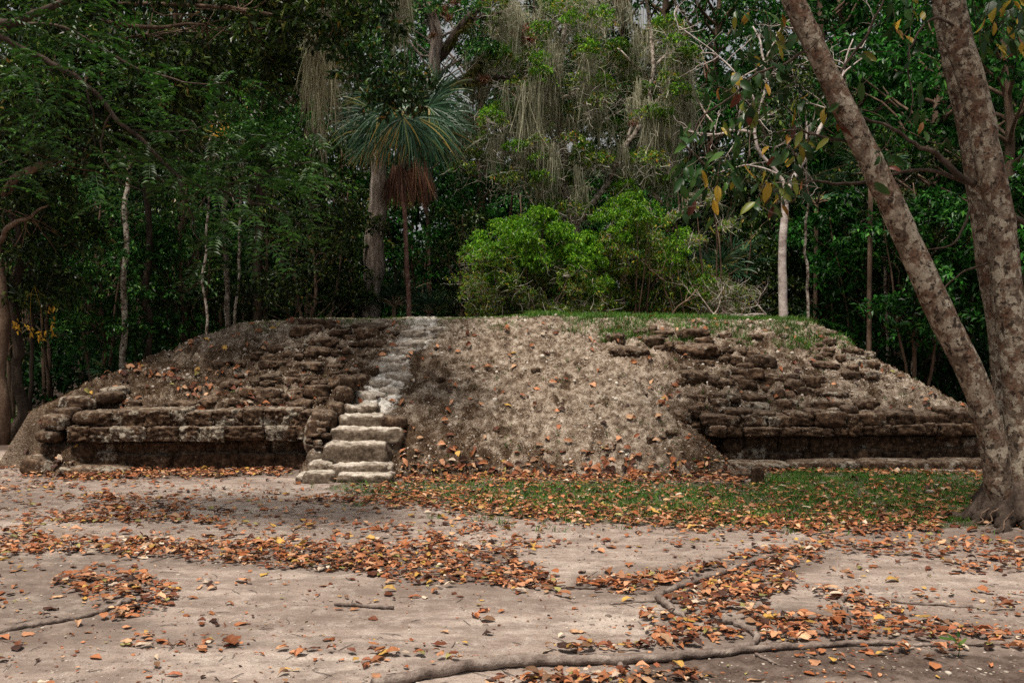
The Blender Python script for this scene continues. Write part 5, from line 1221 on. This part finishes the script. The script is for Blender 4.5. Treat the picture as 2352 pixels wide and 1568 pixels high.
def moss_drape(mb, xs_, y0, y1, Y, n, rs, off=0., Lr=(.12, 1.), w=.012, jitter=5):
    """n strands hung between picture columns xs_, tops at y0.., lengths to y1"""
    n = int(n * 1.35); P = []; Ls = []
    k = max(1, n // 24); cx = rs.uniform(xs_[0], xs_[1], k); cl = rs.uniform(.35, 1., k); cy0 = rs.normal(size=k) * 22
    for i in range(n):
        c_ = rs.randint(k); x = cx[c_] + rs.normal() * jitter; yy = y0 + cy0[c_] + rs.normal() * 8; P.append(at(x, yy, Y + rs.normal() * .12)); Ls.append(max(.1, (y1 - yy) / FPX * Y) * (Lr[0] + (Lr[1] - Lr[0]) * rs.rand() ** 1.3) * cl[c_] * 1.1)
    P = np.array(P); strands(mb, P - off, np.tile([0, 0, -1.], (n, 1)) + rs.normal(size=(n, 3)) * .07, np.array(Ls), w, rs, 10, .16, .085, .5)
    m = n // 3; i = rs.randint(n, size=m); strands(mb, P[i] - off + rs.normal(size=(m, 3)) * .05, rs.normal(size=(m, 3)) + [0, 0, -.4], rs.uniform(.1, .35, m), w * .8, rs, 8, .15, .55, .4)
rsM = np.random.RandomState(33); mb = MB()
c0 = at(1300, 300, Ye)
for (xa, xb, y0, y1, n, dY) in ((1075, 1130, 150, 330, 260, -.5), (1160, 1240, 210, 470, 330, -1.1), (1205, 1240, 300, 480, 300, -.9), (1262, 1290, 100, 260, 220, -.6), (1255, 1285, 130, 300, 260, -1.0), (1330, 1360, 160, 300, 200, -.9), (1345, 1400, 200, 360, 160, -.5),
    (1150, 1200, 10, 160, 240, -.4), (1190, 1250, 20, 130, 140, 0), (1330, 1400, 20, 110, 220, -.5), (1395, 1450, 0, 90, 200, -.2), (1290, 1330, 0, 110, 140, .3), (1535, 1570, 100, 330, 330, -.8), (1560, 1590, 200, 400, 260, -.7), (1480, 1520, 270, 440, 260, -.9), (1510, 1560, 330, 480, 200, -.6),
    (1430, 1470, 220, 330, 120, -.6), (1040, 1070, 290, 400, 200, -.5), (1240, 1280, 330, 520, 90, -1.3), (1265, 1280, 340, 560, 60, -1.2), (1380, 1440, 330, 440, 110, -.8), (1100, 1160, 330, 450, 100, -.8), (1290, 1350, 420, 520, 90, -1.), (1130, 1180, 80, 230, 140, .2), (1450, 1500, 90, 220, 120, 0), (1200, 1330, 240, 380, 200, -.4)):
    moss_drape(mb, (xa, xb), y0, y1, Ye + dY, n, rsM, c0)
o = mb.build('hanging_moss', M['moss'], None, False); o.location = c0; tag(o, 'long grey beards of moss hanging from the pale twiggy tree', 'hanging moss', kind='stuff')
mb = MB(); c0 = at(740, 150, 12.2)
for (xa, xb, y0, y1, n) in ((706, 730, 90, 300, 240), (722, 800, 60, 250, 380), (745, 775, 90, 360, 200), (715, 740, 200, 420, 40), (890, 935, -20, 130, 300), (900, 915, -20, 190, 80), (735, 740, 300, 520, 10), (800, 850, -10, 150, 90)):
    moss_drape(mb, (xa, xb), y0, y1, 12.2, int(n * 1.3), rsM, c0, (.3, 1.), .0065)
o = mb.build('hanging_moss', M['moss'], None, False); o.location = c0; tag(o, 'pale moss curtain hanging left of the palm crown', 'hanging moss', kind='stuff')
# the bough that carries the curtain
mb = MB(); b = at(596, 715, 18); b[2] = 0
limb([(596, 900), (590, 700), (600, 400), (615, 200), (660, 60), (760, 20), (900, -30), (990, -60)], (26, 24, 22, 18, 16, 13, 10, 6), [18, 18, 18, 17, 16, 15.5, 15.5, 15.5], mb, b, 9, .06, 4)
r_ = empty('moss_bough_tree', b); tag(r_, 'shaded tree with a high arching bough above the palm crown', 'tree'); mb.build('trunk', M['bark_dark'], r_)
pdm = np.array([at(rsM.uniform(620, 960), rsM.uniform(-110, 90), rsM.uniform(15, 17.5)) for i in range(26)] + [at(rsM.uniform(560, 720), rsM.uniform(180, 330), rsM.uniform(16, 17.5)) for i in range(9)]) - b
mb = MB(); foliage(mb, pdm, .42, 40, 6, (.07, .11), rsM, .3, .5); mb.build('crown', M['blue'], r_, False)

# ------------------------------------------------------------ bare white tree
rsW = np.random.RandomState(8); Yw = 17.0; bW = at(1800, 724, Yw); bW[2] = 0
wT = empty('white_tree', bW); tag(wT, 'slim white barked tree with bare forking upper branches', 'tree')
mb = MB(); limb([(1800, 760), (1800, 720), (1797, 600), (1803, 480), (1804, 440)], (24, 21, 19, 17, 15), [Yw] * 5, mb, bW, 10, .02, 1); mb.vv = 0
tube(mb, [(0, 0, 0), at(1800, 760, Yw) - bW], [.10, .088], 6, 10); mb.build('trunk', M['bark_white'], wT)
mb = MB()
for pts, w in (([(1804, 445), (1830, 400), (1850, 360), (1875, 310), (1905, 250), (1925, 200), (1960, 90)], (13, 12, 11, 10, 8, 6, 3)), ([(1850, 360), (1855, 310), (1852, 280)], (6, 5, 3)), ([(1804, 440), (1790, 400), (1745, 350), (1732, 300), (1745, 250), (1760, 190), (1750, 110), (1730, 60)], (9, 8, 8, 7, 7, 6, 5, 3)),
               ([(1735, 305), (1690, 300), (1640, 310), (1580, 300)], (6, 5, 4, 2)), ([(1745, 250), (1700, 180), (1650, 130), (1560, 60)], (5, 4, 3, 2)), ([(1905, 250), (1940, 170), (2000, 120)], (5, 4, 2)), ([(1760, 130), (1800, 60), (1850, 20)], (4, 3, 2)), ([(1790, 400), (1720, 380), (1640, 400)], (4, 3, 2))):
    limb(pts, w, [Yw + i * .12 for i in range(len(pts))], mb, bW, 7, .03, 2)
for k in range(34):
    x, y = [(1640, 310), (1700, 300), (1740, 260), (1760, 190), (1700, 180), (1650, 130), (1850, 300), (1900, 250), (1940, 160), (1800, 60), (1560, 70), (1720, 380), (1840, 380), (1980, 110), (1735, 80)][k % 15]
    branching(mb, at(x, y, Yw + .3) - bW, np.array([rsW.normal(), rsW.normal() * .6, rsW.normal() * .5 + .1]), rsW.uniform(.3, .6), .012, 2, rsW, .8, .25, 4)
mb.build('branches', M['bark_white'], wT)
for (x, y, Y, dirs, lab, sd, L, r) in ((1560, 150, 19.3, [(.6, -.2, .5), (-.4, 0, .8), (.9, 0, .1), (.4, 0, -.4)], None, 1, 0, 0),):
    pass
def dead_branch(x, y, Y, dirs, lab, sd, L=.5, r=.014, depth=3, m='bark_white'):
    rs_ = np.random.RandomState(sd); mb = MB(); c = at(x, y, Y)
    for d in dirs: branching(mb, np.zeros(3), np.array(d, float), L, r, depth, rs_, .7, .2, 5)
    o = mb.build('bare_branch', M[m]); o.location = c; tag(o, lab, 'branch', 'bare dead branches')
h = 1.55
dead_branch(1760, 722, 16.0, [(-1, 0, .5), (-.9, .2, .2), (-.6, -.2, .9)], 'bare silvery branch lying on the crest, pointing at the bushes', 2, .45)
dead_branch(1640, 722, 16.4, [(.3, 0, .9), (-.5, 0, .7), (.8, 0, .4)], 'bare grey branches sprouting from the crest beside the olive bush', 3, .5, m='bark_pale')
dead_branch(1545, 720, 16.6, [(.5, 0, .9), (-.2, 0, 1)], 'thin bent bare stems in front of the olive bush', 4, .6, m='bark_brown')

# ------------------------------------------------------------ big spotted tree, three stems from one foot
g0 = gnd(2312, 1196); Yt = g0[1]; bT = g0.copy()
big3 = empty('spotted_tree', bT); tag(big3, 'large tree with three lichen spotted stems from one dark foot, the first leaning far over', 'tree')
def stem(pts, w, dY, name='trunk', seed=0, label=None, seg=22):
    P = np.array([at(x, y, Yt + dY * min(1, i / 3) + d2 * i) for i, (x, y) in enumerate(pts)]); P[0][2] = -.05
    rad = np.array(w) / FPX * (Yt + dY) / 2 * .87; mb = MB(); tube(mb, P - bT, rad, len(pts) * 7, seg, .16, 3.2, .012, np.random.RandomState(seed), True)
    o = mb.build(name, M['bark_lichen'], big3)
    if label: o['label'] = label
d2 = -.03
stem([(2302, 1205), (2296, 1150), (2291, 1100), (2285, 1048), (2263, 955), (2237, 872), (2178, 756), (2121, 630), (2062, 504), (2004, 378), (1941, 252), (1880, 126), (1822, 0), (1775, -110), (1700, -300)],
     (88, 76, 70, 69, 69, 70, 70, 69, 67, 63, 58, 54, 56, 50, 40), 0, seed=1, label='stem leaning steeply to one side')
d2 = 0.
stem([(2352, 1212), (2348, 1130), (2344, 1040), (2342, 960), (2335, 872), (2324, 756), (2309, 630), (2296, 504), (2272, 378), (2248, 252), (2212, 126), (2182, 0), (2158, -110), (2110, -300)],
     (84, 76, 74, 74, 74, 75, 75, 74, 72, 70, 68, 70, 62, 50), .12, seed=2, label='upright stem at the picture edge')
stem([(2330, 1185), (2318, 1100), (2310, 1000), (2302, 880), (2290, 756), (2272, 630), (2256, 504), (2238, 378), (2214, 252), (2184, 126), (2162, 0), (2140, -110), (2080, -300)],
     (70, 58, 54, 52, 52, 54, 56, 56, 54, 52, 50, 46, 36), .62, seed=3, label='smoother stem half hidden behind the upright one')
mb = MB(); rsT = np.random.RandomState(6)
for k, (xx, yy, rr) in enumerate(((-.32, -.12, .06), (-.2, -.34, .07), (.05, -.4, .07), (.3, -.3, .06), (-.42, .1, .05), (.45, .05, .06))):
    tube(mb, [(xx * .25 + .08, yy * .2 + .05, .30), (xx * .6, yy * .55, .06), (xx * 1.0, yy * .9, .0), (xx * 1.7, yy * 1.4, -.04)], [.12, .075, rr * .7, .012], 18, 10, .35, 7, .05, rsT)
rock(mb, (.10, .12, .05), (.62, .45, .62), 0, (0, 0), 16, 2.2, .3, 2.6, 3, .05)
mb.build('root_flare', M['bark_dark'], big3)
mb = MB()
for k, (xx, yy) in enumerate(((-.28, -.30), (-.18, -.36), (-.33, -.2))):
    tube(mb, [(xx + .12, yy + .1, .14), (xx, yy, .05), (xx - .10, yy - .08, .012)], [.007, .006, .004], 12, 6, .2, 12, .05, rsT)
mb.build('small_root', M['bark_brown'], big3)
mb = MB()
for pts, w, Y_ in (([(2240, 425), (2200, 398), (2150, 355), (2100, 332), (2060, 300), (2010, 278), (1960, 262), (1905, 240)], (18, 15, 12, 10, 8, 7, 5, 3), Yt + .2), ([(2235, 425), (2170, 398), (2110, 392), (2040, 402), (1975, 418), (1925, 420), (1870, 416), (1830, 425)], (11, 9, 8, 8, 8, 7, 5, 3), Yt + .25),
                   ([(2005, 380), (1960, 330), (1900, 320), (1830, 300), (1760, 310), (1700, 330)], (9, 7, 6, 5, 4, 3), Yt - .2), ([(1930, 215), (1870, 118), (1800, 150), (1740, 170), (1680, 220), (1620, 260), (1580, 320)], (8, 7, 6, 5, 4, 4, 3), Yt - .3),
                   ([(2190, 60), (2150, 40), (2100, 90), (2085, 150), (2095, 230), (2070, 300)], (7, 6, 5, 4, 3, 2), Yt - .1), ([(2300, 590), (2250, 610), (2190, 640), (2150, 690)], (7, 5, 4, 2), Yt + .2), ([(2230, 480), (2190, 560), (2120, 575)], (6, 5, 2), Yt + .2), ([(2330, 500), (2375, 515), (2420, 510)], (14, 12, 10), Yt + .1),
                   ([(1960, 300), (1920, 200), (1990, 80), (2040, -20)], (8, 7, 6, 4), Yt - .2), ([(1760, 310), (1720, 240), (1650, 200)], (4, 3, 2), Yt - .3), ([(1870, 416), (1790, 440), (1720, 420), (1640, 400)], (4, 4, 3, 2), Yt), ([(1860, 300), (1840, 370), (1800, 430), (1780, 480)], (4, 3, 3, 2), Yt - .2)):
    limb(pts, w, [Y_] * len(pts), mb, bT, 7, .03, 5)
mb.build('branches', M['bark_dark'], big3)
mb = MB(); Pl = []; 
for (x0, x1, y0, y1, n) in ((1560, 1700, 270, 430, 46), (1620, 1760, 160, 280, 34), (1680, 1800, 20, 180, 30), (1760, 1850, 300, 480, 34), (1690, 1800, 380, 480, 20), (1820, 1900, 200, 320, 16), (1900, 2000, 120, 330, 22), (2040, 2130, -20, 180, 16), (1560, 1640, 420, 500, 10), (2250, 2352, -10, 110, 40), (1760, 1840, 60, 220, 12), (2000, 2080, 330, 420, 6), (2090, 2180, 180, 330, 5)):
    for i in range(int(n * 1.4)): Pl.append(at(rsT.uniform(x0, x1), rsT.uniform(y0, y1), Yt + rsT.uniform(-.6, .5)))
Pl = np.array(Pl); n = len(Pl); A = rsT.normal(size=(n, 3)) * [.5, .5, .25] + [0, 0, -.9]; Nn = rsT.normal(size=(n, 3)) * [.9, .5, .1] + [0, -.6, .2]; Ln = rsT.uniform(.09, .175, n)
big_leaves(mb, Pl - bT, A, Nn, Ln, Ln * rsT.uniform(.36, .5, n), rsT.uniform(0, .5, n), rsT.uniform(-.1, .3, n), rsT, .12)
mb.build('leaves', M['big'], big3)
mb = MB(); n = 240; i = rsT.randint(len(Pl), size=n); strands(mb, Pl[i] - bT, rsT.normal(size=(n, 3)) + [.6, 0, .5], rsT.uniform(.15, .45, n), .006, rsT, 6, .0, .18, .3); mb.build('twigs', M['twig_dark'], big3, False)
# crown of the big tree above the picture
mb = MB(); Pl = np.vstack([ell_pads(rsT, bT + [-1.6, .5, 6.6], (2.4, 2.2, 1.0), 26, .3)]) - bT; foliage(mb, Pl, .5, 26, 5, (.12, .2), rsT, .6, .5); mb.build('crown', M['near'], big3, False)

# ------------------------------------------------------------ near overhanging tree with feathery compound leaves (trunk stands outside the frame)
bN = np.array([-6.3, 8.2, 0.]); nT = empty('feathery_tree', bN); tag(nT, 'near tree reaching long dark boughs with feathery compound leaves across the upper left', 'tree')
mb = MB(); tube(mb, [(0, 0, -.05), (.1, 0, 1.5), (0, .1, 3.), (.2, 0, 5.), (.6, .1, 7)], [.22, .17, .15, .13, .1], 24, 14, .2, 4); mb.build('trunk', M['bark_dark'], nT)
mb = MB(); NB = [([(-600, 200), (-200, 40), (0, 55), (60, 42), (120, 15), (260, -40)], (40, 30, 22, 20, 16, 10), 8.0), ([(-600, 260), (-200, 20), (0, 85), (90, 135), (150, 160), (200, 195), (260, 262), (310, 310), (370, 365), (430, 415), (500, 432), (570, 405), (650, 385), (720, 370)], (34, 22, 13, 12, 12, 11, 10, 9, 8, 7, 6, 5, 4, 2), 8.3),
      ([(205, 200), (215, 290), (225, 360)], (6, 4, 2), 8.3), ([(385, 375), (410, 410), (430, 460), (440, 520), (470, 560)], (6, 5, 4, 3, 2), 8.2), ([(500, 432), (560, 460), (640, 480), (690, 520)], (5, 4, 3, 2), 8.2), ([(80, 130), (85, 240), (70, 330)], (5, 4, 2), 8.1), ([(300, 300), (420, 300), (520, 280)], (4, 3, 2), 8.4), ([(0, 60), (140, 60), (300, 150), (420, 190), (520, 190)], (8, 7, 6, 4, 2), 8.5), ([(260, 262), (230, 330), (280, 420), (330, 440)], (5, 4, 3, 2), 8.1)]
for pts, w, Y_ in NB: limb(pts, w, [Y_] * len(pts), mb, bN, 8, .03, 7)
mb.build('boughs', M['bark_dark'], nT)
def fronds(mb, P, D, rs, L=(.20, .34), pairs=7, ll=.062):
    n = len(P); D = nrm(D); L = rs.uniform(L[0], L[1], n); S = nrm(np.cross(D, [0, 0, 1.]) + rs.normal(size=(n, 3)) * .15)
    B, A, N = [], [], []
    up = np.cross(S, D)
    strands(mb, P, D, L, .003, rs, 3, .25, .02)
    for i in range(pairs):
        t = (i + 1) / pairs; c = P + D * (L * t)[:, None]; c[:, 2] -= L * .28 * t * t
        for s in (-1, 1): B.append(c); A.append(S * s + D * .45 + [0, 0, -.1]); N.append(up + rs.normal(size=(n, 3)) * .15)
    B, A, N = np.concatenate(B), np.concatenate(A), np.concatenate(N); k = len(B); Ln = ll * rs.uniform(.8, 1.2, k)
    leaf_quads(mb, B, A, N, Ln, Ln * .42)
mb = MB(); Pp = []
for (x0, x1, y0, y1, n, Y_) in ((0, 260, -40, 160, 130, 8.1), (60, 360, 150, 330, 110, 8.2), (330, 620, 270, 420, 110, 8.3), (520, 740, 300, 420, 120, 8.3), (420, 700, 400, 560, 120, 8.2), (200, 420, 330, 470, 50, 8.1), (0, 120, 200, 430, 50, 8.1), (280, 560, 140, 270, 60, 8.5), (430, 560, 560, 640, 14, 8.2), (0, 80, 20, 240, 40, 8)):
    for i in range(int(n * .62)): Pp.append(at(rsT.uniform(x0, x1), rsT.uniform(y0, y1), Y_ + rsT.normal() * .3))
Pp = np.array(Pp); n = len(Pp); fronds(mb, Pp - bN, rsT.normal(size=(n, 3)) * [.8, .8, .25] + [.5, -.2, -.12], rsT)
mb.build('feathery_leaves', M['feather'], nT, False)
mb = MB(); Pp = np.array([at(500 + rsT.uniform(-14, 26), 295 + rsT.uniform(-12, 18), 10.2) for i in range(9)]); n = len(Pp); c0 = Pp.mean(0)
leaf_quads(mb, Pp - c0, rsT.normal(size=(n, 3)) + [.3, 0, -.4], rsT.normal(size=(n, 3)) + [0, -1, 0], np.full(n, .07), np.full(n, .03)); strands(mb, Pp - c0, rsT.normal(size=(n, 3)) * .3 + [-1, 0, .3], .12, .004, rsT, 4, 0, .1)
o = mb.build('yellow_sprig', M['yellow'], None, False); o.location = c0; tag(o, 'small sprig of yellow leaves in the dark upper left canopy', 'leafy twig')
# ------------------------------------------------------------ camera, sky, light
cam = bpy.data.cameras.new('camera'); co = bpy.data.objects.new('camera', cam); C.objects.link(co)
co.location = (0, 0, EYE); co.rotation_euler = (PI / 2 - PITCH, 0, 0)
cam.sensor_width = 36; cam.lens = 36 * FPX / 2352; cam.clip_end = 2000; cam.clip_start = .05
bpy.context.scene.camera = co
SUN_EL, SUN_AZ = R(72), R(215)      # high veiled sun, behind and a little left of the camera
w = bpy.data.worlds.new('World'); bpy.context.scene.world = w; w.use_nodes = True
nt = w.node_tree; nt.nodes.clear(); t = NT(nt)
sky = t.n('ShaderNodeTexSky'); sky.sky_type = 'NISHITA'; sky.sun_disc = False; sky.sun_elevation = SUN_EL; sky.sun_rotation = SUN_AZ; sky.dust_density = 3; sky.air_density = 1.
hs = t.n('ShaderNodeHueSaturation'); hs.inputs['Saturation'].default_value = .06; t.l(sky.outputs[0], hs.inputs['Color'])
bg = t.n('ShaderNodeBackground'); t.l(hs.outputs[0], bg.inputs[0]); bg.inputs[1].default_value = .066
ou = t.n('ShaderNodeOutputWorld'); t.l(bg.outputs[0], ou.inputs[0])
sl = bpy.data.lights.new('sun', 'SUN'); sl.energy = 3.7; sl.angle = R(14); sl.color = (1, .90, .78)
so = bpy.data.objects.new('sun', sl); C.objects.link(so)
dirv = Vector((math.sin(SUN_AZ) * math.cos(SUN_EL), math.cos(SUN_AZ) * math.cos(SUN_EL), math.sin(SUN_EL)))
so.rotation_euler = dirv.to_track_quat('Z', 'Y').to_euler(); so.location = (0, -5, 20)
sc = bpy.context.scene
sc.view_settings.view_transform = 'Standard'; sc.view_settings.look = 'None'; sc.view_settings.gamma = 1; sc.view_settings.exposure = .62
sc.render.engine = 'CYCLES'; sc.cycles.max_bounces = 5; sc.cycles.diffuse_bounces = 2; sc.cycles.glossy_bounces = 1; sc.cycles.transmission_bounces = 2; sc.cycles.transparent_max_bounces = 4
sc.cycles.use_denoising = False; sc.cycles.sample_clamp_indirect = 3; sc.cycles.caustics_reflective = False; sc.cycles.caustics_refractive = False
sc.cycles.use_adaptive_sampling = True; sc.cycles.adaptive_threshold = .02
